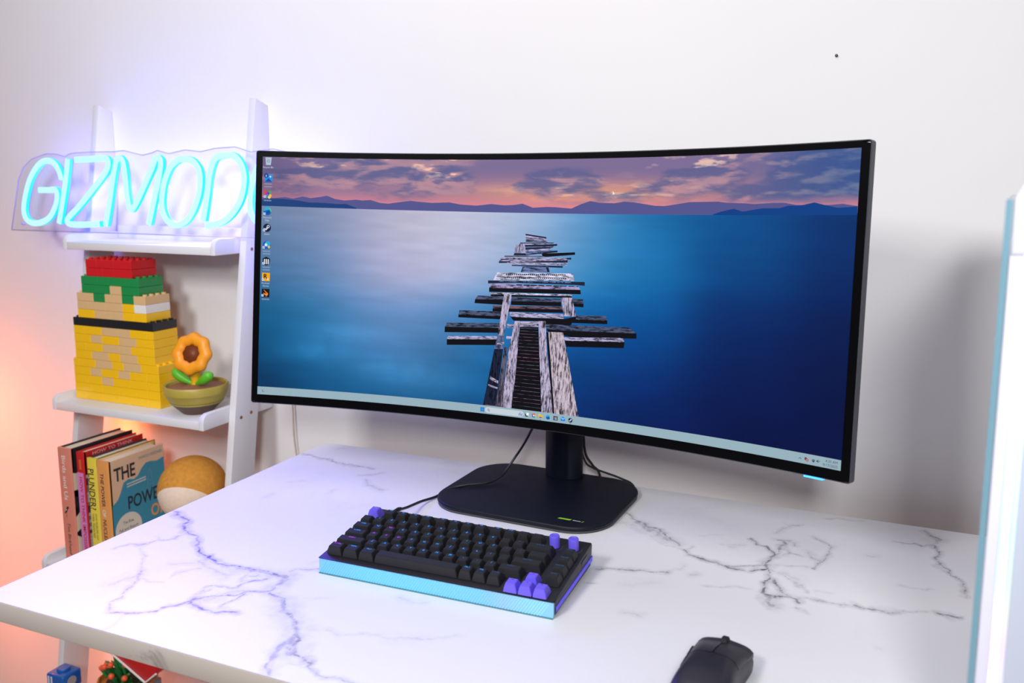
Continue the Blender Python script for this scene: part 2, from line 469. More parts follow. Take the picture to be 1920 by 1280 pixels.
WATER = [[0.0092,0.2359,112,132,165],[0.0776,0.2303,130,142,175],[0.1562,0.2244,152,152,186],[0.2547,0.2178,192,188,205],[0.4009,0.2098,200,200,218],[0.4962,0.2058,178,190,218],[0.5889,0.2027,100,155,205],[0.6784,0.2006,25,108,168],[0.764,0.1994,0,90,150],[0.8454,0.1989,0,76,140],[0.9945,0.1999,0,50,112],[0.0103,0.3473,80,118,158],[0.1083,0.3385,112,138,180],[0.207,0.33,178,175,205],[0.3054,0.322,192,190,212],[0.4027,0.3145,188,192,218],[0.4982,0.3078,150,178,215],[0.591,0.3017,85,150,205],[0.6805,0.2964,22,115,175],[0.8476,0.2878,0,75,138],[0.9968,0.2817,0,45,105],[0.0114,0.4592,58,105,150],[0.1096,0.4493,90,132,182],[0.2084,0.4393,165,168,207],[0.307,0.4293,187,187,216],[0.4045,0.4196,170,180,216],[0.5001,0.4101,118,162,210],[0.593,0.401,55,138,195],[0.6826,0.3924,12,110,172],[0.8498,0.3768,0,66,128],[0.999,0.3636,0,38,98],[0.0038,0.6852,14,92,138],[0.1122,0.6721,45,118,170],[0.2114,0.659,105,143,195],[0.3104,0.6451,118,148,200],[0.4082,0.6305,62,130,190],[0.504,0.6154,30,120,185],[0.5972,0.6002,0,108,178],[0.687,0.5849,0,88,158],[0.8543,0.5552,0,45,108],[1.0035,0.5275,0,28,82],[0.0029,0.7986,0,72,115],[0.1136,0.7841,28,105,158],[0.2129,0.7694,70,120,172],[0.312,0.7535,75,125,178],[0.41,0.7364,35,112,168],[0.506,0.7185,5,90,155],[0.5993,0.7001,0,78,148],[0.6891,0.6815,0,62,130],[0.8566,0.6446,0,33,92],[0.9987,0.6113,0,22,75],[0.0021,0.9125,0,50,90],[0.1149,0.8964,12,88,140],[0.2144,0.8802,30,100,150],[0.3137,0.8622,35,102,152],[0.4119,0.8426,20,95,148],[0.508,0.8219,0,70,135],[0.6014,0.8003,0,55,125],[0.6913,0.7782,0,40,108],[0.8588,0.7341,0,25,80],[0.9939,0.6959,0,18,70],[0.0034,1.0493,0,40,82],[0.2163,1.0136,8,75,125],[0.4141,0.9705,5,72,125],[0.6039,0.9208,0,38,100],[0.6939,0.8946,0,28,90],[0.8615,0.8417,0,18,72],[0.9895,0.7981,0,15,66],[0.6983,1.0892,0,20,78],[0.8661,1.0215,0,14,64],[0.9869,0.9683,0,12,62],[0.4178,1.1845,0,60,112],[0.1191,1.2586,0,45,95]]
VEINS_SHADOW = [(5,1,[[-0.816,-0.032],[-0.81,-0.041],[-0.789,-0.046],[-0.777,-0.05],[-0.762,-0.071],[-0.745,-0.08]]),(3.2,1,[[-0.745,-0.08],[-0.722,-0.091],[-0.698,-0.111],[-0.673,-0.129],[-0.66,-0.133],[-0.644,-0.142]]),(3.5,1,[[-0.644,-0.142],[-0.625,-0.145],[-0.595,-0.146],[-0.572,-0.142],[-0.549,-0.141],[-0.528,-0.14]]),(8,0.55,[[-0.59,-0.152],[-0.568,-0.147],[-0.545,-0.145],[-0.527,-0.142]]),(7,0.6,[[-0.528,-0.14],[-0.51,-0.151],[-0.511,-0.166],[-0.512,-0.18],[-0.505,-0.188],[-0.486,-0.192],[-0.468,-0.206]]),(10,0.55,[[-0.468,-0.206],[-0.453,-0.22],[-0.436,-0.234],[-0.415,-0.251],[-0.409,-0.264],[-0.403,-0.276],[-0.395,-0.288]]),(3,0.8,[[-0.507,-0.185],[-0.486,-0.192],[-0.465,-0.205],[-0.453,-0.22],[-0.413,-0.25],[-0.402,-0.261],[-0.403,-0.276],[-0.392,-0.289],[-0.375,-0.291],[-0.36,-0.295],[-0.359,-0.303],[-0.343,-0.31]]),(2.5,0.5,[[-0.341,-0.312],[-0.327,-0.308],[-0.314,-0.308],[-0.298,-0.309],[-0.277,-0.313]]),(2.5,0.55,[[-0.794,-0.167],[-0.787,-0.149],[-0.761,-0.138],[-0.758,-0.119],[-0.741,-0.109],[-0.738,-0.087],[-0.729,-0.084]]),(2.2,0.4,[[-0.772,-0.115],[-0.758,-0.119]]),(2.5,0.35,[[-0.761,-0.148],[-0.736,-0.17],[-0.7,-0.204]]),(3,0.6,[[-0.7,-0.204],[-0.687,-0.231],[-0.675,-0.252],[-0.668,-0.27],[-0.666,-0.284],[-0.649,-0.298]]),(8,0.3,[[-0.708,-0.248],[-0.702,-0.234],[-0.694,-0.214]]),(3,0.8,[[-0.649,-0.298],[-0.628,-0.294],[-0.612,-0.284],[-0.6,-0.277],[-0.598,-0.265],[-0.585,-0.253],[-0.583,-0.242],[-0.577,-0.231]]),(2.4,0.9,[[-0.577,-0.231],[-0.569,-0.222],[-0.553,-0.218],[-0.539,-0.209],[-0.536,-0.2],[-0.526,-0.19],[-0.513,-0.178]]),(4,0.9,[[-0.581,-0.244],[-0.565,-0.247],[-0.553,-0.248],[-0.538,-0.248],[-0.527,-0.245],[-0.512,-0.246]]),(2.6,0.7,[[-0.538,-0.239],[-0.535,-0.227],[-0.532,-0.217],[-0.535,-0.201]]),(2.2,0.7,[[-0.592,-0.218],[-0.592,-0.204],[-0.582,-0.198],[-0.556,-0.195],[-0.556,-0.183],[-0.549,-0.168],[-0.536,-0.156]]),(2.2,0.5,[[-0.588,-0.228],[-0.587,-0.216],[-0.581,-0.209]]),(2.2,0.5,[[-0.562,-0.178],[-0.564,-0.166],[-0.554,-0.158]]),(7,0.3,[[-0.572,-0.232],[-0.559,-0.223],[-0.554,-0.206],[-0.539,-0.199]]),(6,0.3,[[-0.656,-0.149],[-0.616,-0.167],[-0.589,-0.173]]),(2.4,0.35,[[-0.686,-0.221],[-0.671,-0.222],[-0.656,-0.217]]),(2.6,0.3,[[-0.629,-0.299],[-0.622,-0.317],[-0.618,-0.325],[-0.623,-0.334]]),(5,0.55,[[-0.412,-0.274],[-0.407,-0.293],[-0.405,-0.306],[-0.394,-0.326],[-0.388,-0.335]]),(3,0.35,[[-0.649,-0.198],[-0.653,-0.19],[-0.651,-0.182],[-0.64,-0.165]]),(5,0.25,[[-0.684,-0.173],[-0.671,-0.167],[-0.66,-0.159]]),(2.6,0.5,[[-0.523,-0.13],[-0.519,-0.122],[-0.502,-0.116],[-0.49,-0.109]]),(5,0.15,[[-0.516,-0.098],[-0.511,-0.09]]),(2,0.25,[[-0.386,-0.308],[-0.375,-0.304],[-0.368,-0.3]]),(3,0.9,[[-0.178,0.239],[-0.156,0.218],[-0.14,0.207],[-0.12,0.197],[-0.097,0.173],[-0.075,0.154]]),(8,0.5,[[-0.154,0.212],[-0.137,0.199],[-0.116,0.182],[-0.095,0.166],[-0.078,0.157]]),(14,0.2,[[-0.178,0.2],[-0.156,0.195],[-0.135,0.178]]),(3.4,1,[[-0.069,0.139],[-0.058,0.128],[-0.047,0.127],[-0.031,0.121],[-0.02,0.121],[-0.005,0.112],[0.007,0.107],[0.021,0.107]]),(5,0.7,[[-0.013,0.115],[-0.001,0.113],[0.006,0.114]]),(2.2,0.8,[[0.006,0.114],[0.02,0.123],[0.038,0.133],[0.046,0.141]]),(3.2,1,[[0.029,0.111],[0.034,0.118],[0.045,0.124]]),(2,0.35,[[-0.071,0.138],[-0.094,0.146],[-0.118,0.164]]),(2,0.4,[[-0.063,0.142],[-0.057,0.156]]),(3,0.95,[[0.015,0.213],[0.027,0.198],[0.038,0.197],[0.046,0.184],[0.054,0.173],[0.049,0.158],[0.044,0.141],[0.049,0.125],[0.053,0.099],[0.053,0.073],[0.055,0.052],[0.063,0.049],[0.07,0.05]]),(6,0.7,[[0.06,0.051],[0.063,0.043],[0.066,0.026],[0.068,0.027]]),(6,0.5,[[0.045,0.148],[0.048,0.132],[0.045,0.123]]),(3,0.7,[[-0.16,0.039],[-0.136,0.044],[-0.122,0.046],[-0.107,0.051],[-0.091,0.056],[-0.072,0.064]]),(5,0.35,[[-0.122,0.045],[-0.107,0.051],[-0.094,0.056]]),(2.4,0.35,[[-0.018,0.045],[-0.003,0.05],[0.016,0.057],[0.036,0.058]]),(4,0.25,[[-0.09,-0.061],[-0.07,-0.06]]),(2.5,0.5,[[-0.156,-0.007],[-0.143,-0.003]]),(2.2,0.2,[[-0.055,0.2],[-0.042,0.209],[-0.027,0.214]]),(4,0.25,[[-0.009,0.176],[-0.002,0.178],[0.006,0.189],[-0.021,0.18]]),(4,0.3,[[-0.04,0.069],[-0.03,0.075]]),(3,0.25,[[-0.066,0.077],[-0.057,0.076],[-0.055,0.095]]),(8,0.1,[[-0.115,0.007],[-0.093,0.021],[-0.068,0.031]]),(3,0.8,[[0.055,0.174],[0.056,0.207],[0.06,0.224]]),(4,0.6,[[0.047,0.227],[0.058,0.228],[0.069,0.226],[0.075,0.216]]),(2,0.5,[[0.063,0.202],[0.072,0.185],[0.086,0.183]]),(2,0.4,[[0.057,0.172],[0.074,0.182]]),(3,0.6,[[0.097,0.256],[0.108,0.247],[0.12,0.235],[0.118,0.209],[0.116,0.192],[0.109,0.165],[0.103,0.149],[0.091,0.15]]),(4,0.4,[[0.091,0.201],[0.105,0.183],[0.111,0.174]]),(2,0.3,[[0.091,0.15],[0.075,0.148],[0.056,0.142]]),(2.4,0.5,[[0.054,0.122],[0.071,0.111],[0.083,0.102],[0.09,0.094],[0.1,0.075]]),(7,0.25,[[0.067,0.117],[0.078,0.118],[0.088,0.111]]),(3.6,0.85,[[0.058,0.095],[0.072,0.078],[0.08,0.066],[0.087,0.056],[0.095,0.044]]),(3,0.9,[[0.055,0.052],[0.069,0.053],[0.086,0.055]]),(2.6,0.7,[[0.095,0.029],[0.105,0.022]]),(2.2,0.5,[[0.098,0.059],[0.123,0.061],[0.134,0.06],[0.145,0.06],[0.158,0.065]]),(3.6,0.9,[[0.158,0.065],[0.168,0.062],[0.181,0.063],[0.201,0.066]]),(2.2,0.5,[[0.201,0.066],[0.22,0.073],[0.239,0.08]]),(3.2,0.9,[[0.25,0.085],[0.264,0.084],[0.279,0.083]]),(5,0.5,[[0.258,0.082],[0.262,0.078]]),(3,0.9,[[0.241,0.35],[0.251,0.333],[0.26,0.321]]),(6,0.5,[[0.26,0.321],[0.252,0.3]]),(3.2,0.85,[[0.251,0.292],[0.257,0.273],[0.256,0.244],[0.256,0.225]]),(2.6,0.8,[[0.256,0.225],[0.268,0.207],[0.28,0.19],[0.283,0.153],[0.281,0.141]]),(2.4,0.7,[[0.206,0.287],[0.22,0.289],[0.23,0.291],[0.238,0.281],[0.248,0.292]]),(3.2,0.45,[[0.049,0.251],[0.052,0.274],[0.056,0.289],[0.076,0.3]]),(2.2,0.3,[[0.208,0.145],[0.23,0.14],[0.25,0.149]]),(5,0.25,[[0.171,0.222],[0.177,0.22]]),(2.4,0.4,[[0.108,0.336],[0.121,0.347],[0.149,0.344],[0.157,0.348]]),(2,0.25,[[0.114,0.08],[0.128,0.087]]),(4,0.25,[[0.189,-0.028],[0.191,-0.028]]),(2.6,0.7,[[-0.823,0.285],[-0.784,0.277],[-0.749,0.271],[-0.716,0.262],[-0.686,0.262],[-0.653,0.263]]),(3,0.5,[[-0.655,0.223],[-0.637,0.235],[-0.629,0.248]]),(4,0.4,[[-0.635,0.209],[-0.616,0.194],[-0.595,0.18],[-0.578,0.176]]),(7,0.2,[[-0.781,0.332],[-0.775,0.342]]),(4,0.22,[[-0.746,0.149],[-0.725,0.164]]),(4,0.22,[[-0.734,0.076],[-0.735,0.091]]),(4,0.25,[[-0.651,0.133],[-0.65,0.15]]),(2.6,0.25,[[-0.392,-0.233],[-0.374,-0.236],[-0.351,-0.23],[-0.332,-0.22],[-0.314,-0.22],[-0.299,-0.216],[-0.278,-0.208],[-0.259,-0.198],[-0.244,-0.184]]),(7,0.14,[[-0.314,-0.22],[-0.298,-0.218],[-0.278,-0.208]]),(5,0.25,[[-0.355,-0.133],[-0.338,-0.137],[-0.321,-0.132]]),(3,0.15,[[-0.458,-0.181],[-0.43,-0.169]])]  # short streak at the keyboard's right side is its shadow, painted in
NEON = {
'G' : [[-1.452, 0.509], [-1.458, 0.527], [-1.47, 0.542], [-1.491, 0.548], [-1.513, 0.542], [-1.538, 0.521], [-1.557, 0.493], [-1.573, 0.453], [-1.572, 0.428], [-1.555, 0.416], [-1.528, 0.416], [-1.5, 0.426], [-1.481, 0.445], [-1.469, 0.469], [-1.472, 0.486], [-1.494, 0.486], [-1.522, 0.486]] ,
'I' : [[-1.428, 0.551], [-1.443, 0.494], [-1.469, 0.416]] ,
'Z' : [[-1.407, 0.549], [-1.367, 0.55], [-1.33, 0.551], [-1.314, 0.547], [-1.32, 0.526], [-1.366, 0.485], [-1.411, 0.449], [-1.441, 0.427], [-1.44, 0.416], [-1.406, 0.414], [-1.347, 0.417]] ,
'M' : [[-1.333, 0.414], [-1.316, 0.465], [-1.301, 0.518], [-1.288, 0.549], [-1.274, 0.546], [-1.269, 0.517], [-1.267, 0.477], [-1.261, 0.449], [-1.247, 0.457], [-1.22, 0.494], [-1.193, 0.534], [-1.183, 0.55], [-1.171, 0.545], [-1.178, 0.512], [-1.195, 0.466], [-1.213, 0.419]] ,
'O' : [[-1.113, 0.548], [-1.088, 0.543], [-1.073, 0.523], [-1.075, 0.489], [-1.091, 0.453], [-1.115, 0.427], [-1.145, 0.419], [-1.167, 0.432], [-1.175, 0.46], [-1.166, 0.5], [-1.148, 0.531], [-1.128, 0.545]] ,
'D' : [[-1.07, 0.429], [-1.058, 0.473], [-1.048, 0.517], [-1.033, 0.547], [-1.008, 0.554], [-0.984, 0.551], [-0.968, 0.533], [-0.964, 0.506], [-0.975, 0.471], [-0.998, 0.443], [-1.027, 0.426], [-1.064, 0.419]] ,
'O2' : [[-0.899, 0.547], [-0.876, 0.542], [-0.862, 0.523], [-0.864, 0.491], [-0.877, 0.456], [-0.898, 0.432], [-0.926, 0.424], [-0.946, 0.436], [-0.953, 0.463], [-0.945, 0.501], [-0.93, 0.531], [-0.912, 0.544]] ,
}

# ------------------------------------------------------------------ the room
WALL_Y = 0.43
M_wall = mat('painted_wall', (232, 230, 231), 0.75, spec=0.25, noise=0.012, nscale=3.0, bump=0.05)
M_floor = mat('wood_floor', (150, 120, 95), 0.5, noise=0.25, nscale=6.0, stretch=(1, 8, 1))
M_base = mat('white_trim', (228, 226, 226), 0.5)


def struct(o):
    o['kind'] = 'structure'
    return o


struct(MB().box(-4.0, 3.0, WALL_Y, WALL_Y + 0.12, -DZ, 1.9).build('wall_back', M_wall, smooth=False))
struct(MB().box(-4.0, 3.0, -4.0, WALL_Y, -DZ - 0.05, -DZ).build('floor', M_floor, smooth=False))

nl = MB().lathe([(0.0012, 0), (0.0022, 0.001), (0.0022, 0.003), (0.0012, 0.004)], seg=10,
                M=Matrix.Translation((0.08, WALL_Y, 0.693)) @ Matrix.Rotation(math.pi / 2, 4, 'X'))
tag(nl.build('nail', mat('nail_steel', (70, 66, 66), 0.4, metal=0.6)), 'tiny dark nail in the bare wall above the monitor', 'nail')

# ------------------------------------------------------------------ desk
DX0, DX1, DY0, DY1 = -0.8266, 0.62, -0.3353, 0.3600


def marble(name, base, vein, attr):
    mt = bpy.data.materials.new(name)
    mt.use_nodes = True
    nt = mt.node_tree
    N, L = nt.nodes, nt.links
    b = N['Principled BSDF']
    b.inputs['Roughness'].default_value = 0.34
    b.inputs['Specular IOR Level'].default_value = 0.4
    tc = N.new('ShaderNodeTexCoord')

    def noise(scale, detail, dist=0.0):
        n = N.new('ShaderNodeTexNoise')
        n.inputs['Scale'].default_value = scale
        n.inputs['Detail'].default_value = detail
        n.inputs['Roughness'].default_value = 0.65
        n.inputs['Distortion'].default_value = dist
        L.new(tc.outputs['Object'], n.inputs['Vector'])
        return n.outputs['Fac']

    def math_(op, a, c, clamp=False):
        q = N.new('ShaderNodeMath')
        q.operation = op
        q.use_clamp = clamp
        for i, x in enumerate((a, c)):
            if isinstance(x, (int, float)):
                q.inputs[i].default_value = x
            else:
                L.new(x, q.inputs[i])
        return q.outputs[0]

    def rng_(x, a, b_, c, d, smooth=True):
        r = N.new('ShaderNodeMapRange')
        if smooth:
            r.interpolation_type = 'SMOOTHSTEP'
        for k, v in (('From Min', a), ('From Max', b_), ('To Min', c), ('To Max', d)):
            r.inputs[k].default_value = v
        L.new(x, r.inputs['Value'])
        return r.outputs['Result']

    cloud = rng_(noise(5.0, 6, 0.6), 0.52, 0.85, 0.0, 0.16)
    if attr:
        ad = N.new('ShaderNodeAttribute')
        ad.attribute_name = 'vein_distance'
        as_ = N.new('ShaderNodeAttribute')
        as_.attribute_name = 'vein_strength'
        dd = math_('ADD', ad.outputs['Fac'], math_('MULTIPLY', math_('SUBTRACT', noise(230.0, 5, 0.5), 0.5), 2.0))
        core = rng_(dd, 0.1, 1.25, 1.0, 0.0)
        dh = math_('ADD', ad.outputs['Fac'], math_('MULTIPLY', math_('SUBTRACT', noise(40.0, 5, 0.8), 0.5), 5.0))
        halo = rng_(dh, 0.0, 4.0, 0.42, 0.0)
        brk = rng_(noise(75.0, 4, 0.3), 0.30, 0.62, 0.45, 1.0)
        fac = math_('MULTIPLY', math_('MULTIPLY', math_('MAXIMUM', core, halo), brk), as_.outputs['Fac'], True)
    else:
        fac = rng_(noise(14.0, 8, 1.2), 0.60, 0.72, 0.0, 0.6)
    fac = math_('MAXIMUM', fac, cloud)
    mx = N.new('ShaderNodeMix')
    mx.data_type = 'RGBA'
    mx.inputs['A'].default_value = (*lin(base), 1)
    mx.inputs['B'].default_value = (*lin(vein), 1)
    L.new(fac, mx.inputs['Factor'])
    L.new(mx.outputs['Result'], b.inputs['Base Color'])
    return mt


M_top = marble('marble_laminate', (233, 232, 234), (92, 87, 100), True)
M_edge = marble('marble_edge_band', (188, 180, 172), (112, 104, 100), False)
M_dark = mat('black_powder_coat', (30, 30, 32), 0.5)

desk = thing('desk', 'white desk with grey-veined marble print top under the monitor', 'desk', ((DX0 + DX1) / 2, (DY0 + DY1) / 2, -DZ))
slab = MB().prism(rrect(DX0, DX1, DY0, DY1, [0.025, 0.025, 0.03, 0.03], 8), 'z', -0.026, -0.0006, 0.0012, 2).build('desk_top', M_edge, desk)
nx, ny = 655, 316
gx, gy = np.meshgrid(np.linspace(DX0 + 0.0008, DX1 - 0.0008, nx), np.linspace(DY0 + 0.0008, DY1 - 0.0008, ny))


def round_corner(gx, gy, cx, cy, r, sx, sy):
    ax, ay = (gx - cx) * sx, (gy - cy) * sy
    d = np.hypot(ax, ay)
    out = (ax > 0) & (ay > 0) & (d > r)
    k = np.where(out, r / np.maximum(d, 1e-9), 1)
    return np.where(out, cx + (gx - cx) * k, gx), np.where(out, cy + (gy - cy) * k, gy)


for cx, cy, r, sx, sy in ((DX0 + 0.025, DY0 + 0.025, 0.0242, -1, -1), (DX0 + 0.03, DY1 - 0.03, 0.0292, -1, 1), (DX1 - 0.03, DY1 - 0.03, 0.0292, 1, 1), (DX1 - 0.025, DY0 + 0.025, 0.0242, 1, -1)):
    gx, gy = round_corner(gx, gy, cx, cy, r, sx, sy)
px = gx + (fbm(gx * 60, gy * 60, 4) - 0.5) * 0.016
py = gy + (fbm(gx * 60 + 50, gy * 60 + 20, 4) - 0.5) * 0.016
vd = np.full(gx.shape, 9.0)
vst = np.zeros(gx.shape)
for wmm, s, pts in VEINS_SHADOW:
    P = np.array(pts)
    wd = wmm * 0.00078
    x0, x1, y0, y1 = P[:, 0].min() - 0.06, P[:, 0].max() + 0.06, P[:, 1].min() - 0.06, P[:, 1].max() + 0.06
    msk = (px > x0) & (px < x1) & (py > y0) & (py < y1)
    qx, qy = px[msk], py[msk]
    best = np.full(qx.shape, 9.0)
    for a, b in zip(P[:-1], P[1:]):
        ab = b - a
        t = np.clip(((qx - a[0]) * ab[0] + (qy - a[1]) * ab[1]) / max(ab @ ab, 1e-9), 0, 1)
        best = np.minimum(best, np.hypot(qx - a[0] - t * ab[0], qy - a[1] - t * ab[1]) / wd)
    cur, cs = vd[msk], vst[msk]
    score_new = s * np.exp(-best * 0.7)
    score_old = cs * np.exp(-cur * 0.7)
    take = score_new > score_old
    vd[msk] = np.where(take, best, cur)
    vst[msk] = np.where(take, s, cs)
grid_object('marble_surface', gx, gy, np.zeros_like(gx) - 0.00002, M_top, slab, floats={'vein_distance': vd, 'vein_strength': vst})
for lx in (DX0 + 0.46, DX1 - 0.12):
    for ly in (DY0 + 0.06, DY1 - 0.06):
        MB().box(lx - 0.02, lx + 0.02, ly - 0.02, ly + 0.02, -DZ, -0.026, 0.003).build('leg', M_base, desk)
MB().box(DX0 + 0.48, DX1 - 0.14, DY1 - 0.08, DY1 - 0.04, -0.07, -0.026, 0.003).build('crossbar', M_base, desk)

# ------------------------------------------------------------------ ladder shelf
M_shelf = mat('white_lacquer', (226, 225, 228), 0.42, noise=0.015, nscale=5)
M_screw = mat('brass_screw', (150, 105, 75), 0.4, metal=0.7)
SX0, SX1 = -1.416, -1.008
ladder = thing('ladder_shelf', 'white leaning ladder shelf with raised tray sides left of the desk', 'shelf', ((SX0 + SX1) / 2, 0.30, -DZ))


def front_y(z):
    return 0.2887 + 0.159 * z


def post_outline():
    pts = []
    zt, zb = 0.667, -DZ
    yb = 0.004
    pts.append((front_y(zb), zb))
    pts.append((front_y(zt), zt))
    pts.append((0.4295, zt - 0.012))
    zk = (0.4295 - 0.2887 - 0.066) / 0.159
    pts.append((0.4295, zk))
    pts.append((front_y(zb) + 0.066, zb))
    return pts


for x0, x1 in ((SX0 - 0.016, SX0), (SX1, SX1 + 0.016)):
    MB().prism(post_outline(), 'x', x0, x1, 0.0012).build('side_post', M_shelf, ladder)
TRAYS = [(0.365, 0.282), (0.036, 0.229), (-0.293, 0.176), (-0.64, 0.120)]
for zb, yf in TRAYS:
    tr = MB().box(SX0 + 0.0125, SX1 - 0.0125, yf, 0.412, zb, zb + 0.016, 0.0012).build('tray', M_shelf, ladder)
    prof = [(yf, zb), (0.425, zb), (0.425, zb + 0.031), (yf + 0.014, zb + 0.031), (yf + 0.006, zb + 0.028), (yf + 0.0015, zb + 0.022), (yf, zb + 0.014)]
    for a, b in ((SX0 + 0.0005, SX0 + 0.0125), (SX1 - 0.0125, SX1 - 0.0005)):
        MB().prism(prof, 'x', a, b, 0.0015).build('side_rail', M_shelf, tr)
    MB().box(SX0 + 0.0125, SX1 - 0.0125, 0.412, 0.424, zb, zb + 0.045, 0.0012).build('back_rail', M_shelf, tr)
    for dy in (0.016, 0.045):
        y = front_y(zb + 0.012) + dy
        if zb > -0.2:
            MB().lathe([(0.0034, 0.0), (0.0034, 0.0006), (0.0022, 0.0008), (0.0012, 0.0002)], seg=12,
                       M=Matrix.Translation((SX1 + 0.016, y, zb + 0.006 + dy * 0.12)) @ Matrix.Rotation(math.pi / 2, 4, 'Y')).build('screw', M_screw, ladder)

# ------------------------------------------------------------------ monitor
MX, MY, MZ, MW, MYAW, MTILT, MK = -0.3106, 0.1777, 0.3458, 0.914, -0.0293, 0.0941, 0.7177
MH = MW / 2.389
MR = 1.0 / MK


def scr(s, z, off=0.0):
    """point on the curved panel: s along the arc, z up from the picture centre, off towards the viewer"""
    a = s * MK
    x = (MR - off) * math.sin(a)
    y = -(MR - (MR - off) * math.cos(a))
    y2 = y * math.cos(MTILT) + z * math.sin(MTILT)
    z2 = -y * math.sin(MTILT) + z * math.cos(MTILT)
    return (MX + x * math.cos(MYAW) - y2 * math.sin(MYAW), MY + x * math.sin(MYAW) + y2 * math.cos(MYAW), MZ + z2)


def scrA(s, z, off=0.0):
    a = s * MK
    x = (MR - off) * np.sin(a)
    y = -(MR - (MR - off) * np.cos(a))
    y2 = y * math.cos(MTILT) + z * math.sin(MTILT)
    z2 = -y * math.sin(MTILT) + z * math.cos(MTILT)
    return MX + x * math.cos(MYAW) - y2 * math.sin(MYAW), MY + x * math.sin(MYAW) + y2 * math.cos(MYAW), MZ + z2


def uv(u, v):
    return ((u - 0.5) * MW, (0.5 - v) * MH)


M_bez = mat('gloss_black_glass', (4, 4, 6), 0.2, spec=0.2)
M_rim = mat('dark_grey_rim', (62, 62, 70), 0.42)
M_shell = mat('charcoal_plastic', (30, 32, 40), 0.5, noise=0.04, nscale=60)
M_stand = mat('navy_black_metal', (13, 17, 30), 0.45, noise=0.05, nscale=90, spec=0.25)


def screen_material(name, wood=None):
    mt = bpy.data.materials.new(name)
    mt.use_nodes = True
    nt = mt.node_tree
    b = nt.nodes['Principled BSDF']
    b.inputs['Base Color'].default_value = (0.002, 0.002, 0.003, 1)
    b.inputs['Roughness'].default_value = 0.24
    b.inputs['Specular IOR Level'].default_value = 0.2
    at = nt.nodes.new('ShaderNodeVertexColor')
    at.layer_name = 'Col'
    src = at.outputs['Color']
    if wood:
        tc = nt.nodes.new('ShaderNodeTexCoord')
        mp = nt.nodes.new('ShaderNodeMapping')
        mp.inputs['Scale'].default_value = wood
        nt.links.new(tc.outputs['Object'], mp.inputs['Vector'])
        nz = nt.nodes.new('ShaderNodeTexNoise')
        nz.inputs['Scale'].default_value = 60
        nz.inputs['Detail'].default_value = 6
        nz.inputs['Roughness'].default_value = 0.7
        nt.links.new(mp.outputs['Vector'], nz.inputs['Vector'])
        mr = nt.nodes.new('ShaderNodeMapRange')
        for k, v in (('From Min', 0.40), ('From Max', 0.56), ('To Min', 0.06), ('To Max', 1.25)):
            mr.inputs[k].default_value = v
        nt.links.new(nz.outputs['Fac'], mr.inputs['Value'])
        mx = nt.nodes.new('ShaderNodeMix')
        mx.data_type = 'RGBA'
        mx.blend_type = 'MULTIPLY'
        mx.inputs['Factor'].default_value = 1.0
        nt.links.new(src, mx.inputs['A'])
        nt.links.new(mr.outputs['Result'], mx.inputs['B'])
        src = mx.outputs['Result']
    nt.links.new(src, b.inputs['Emission Color'])
    b.inputs['Emission Strength'].default_value = 1.0
    return mt


M_pix = screen_material('screen_pixels')
M_wood_h = screen_material('screen_wood_across', (1.2, 1, 7))
M_wood_v = screen_material('screen_wood_along', (6, 1, 1.1))

monitor = thing('monitor', 'large curved ultrawide black monitor showing a broken pier on blue water', 'monitor', (-0.325, 0.25, 0.0))


def panel(s0, s1, z0, z1, o0, o1, nseg=72, r=0.0):
    """curved slab between two offsets with rounded outline"""
    ring = []
    out = rrect(s0, s1, z0, z1, r, 5) if r else [(s0, z0), (s1, z0), (s1, z1), (s0, z1)]
    # resample the long sides
    pts = []
    n = len(out)
    for i in range(n):
        a, b = out[i], out[(i + 1) % n]
        k = max(1, int(abs(b[0] - a[0]) / ((s1 - s0) / nseg)))
        for j in range(k):
            t = j / k
            pts.append((a[0] + (b[0] - a[0]) * t, a[1] + (b[1] - a[1]) * t))
    return pts


def curved_slab(mb, s0, s1, z0, z1, o0, o1, r, nseg=72, chamfer=0.0015):
    pts = panel(s0, s1, z0, z1, o0, o1, nseg, r)
    cs, cz = (s0 + s1) / 2, (z0 + z1) / 2

    def inset(p, d):
        return (cs + (p[0] - cs) * (1 - d / ((s1 - s0) / 2)), cz + (p[1] - cz) * (1 - d / ((z1 - z0) / 2)))
    loops = [[inset(p, chamfer) for p in pts], pts, pts, [inset(p, chamfer) for p in pts]]
    offs = [o1, o1 - chamfer, o0 + chamfer, o0]
    n = len(pts)
    V = [scr(p[0], p[1], o) for lp, o in zip(loops, offs) for p in lp]
    Fc = []
    for k in range(3):
        for i in range(n):
            j = (i + 1) % n
            Fc.append((k * n + i, k * n + j, (k + 1) * n + j, (k + 1) * n + i))
    mb.add(V, Fc)
    # faces front and back as strips: pair up top and bottom points of equal s
    for lp, o, flip in ((loops[0], offs[0], False), (loops[3], offs[3], True)):
        ss = np.linspace(lp_min(lp), lp_max(lp), nseg + 1)
        zz0, zz1 = min(p[1] for p in lp), max(p[1] for p in lp)

        def zlim(s):
            d = min(s - lp_min(lp), lp_max(lp) - s)
            if d >= r or r == 0:
                return 0.0
            return r - math.sqrt(max(0, r * r - (r - d) ** 2))
        V, Fc = [], []
        for s in ss:
            e = zlim(s)
            V += [scr(s, zz0 + e, o), scr(s, zz1 - e, o)]
        for i in range(nseg):
            q = (2 * i, 2 * i + 2, 2 * i + 3, 2 * i + 1)
            Fc.append(q[::-1] if flip else q)
        mb.add(V, Fc)


def lp_min(lp):
    return min(p[0] for p in lp)


def lp_max(lp):
    return max(p[0] for p in lp)


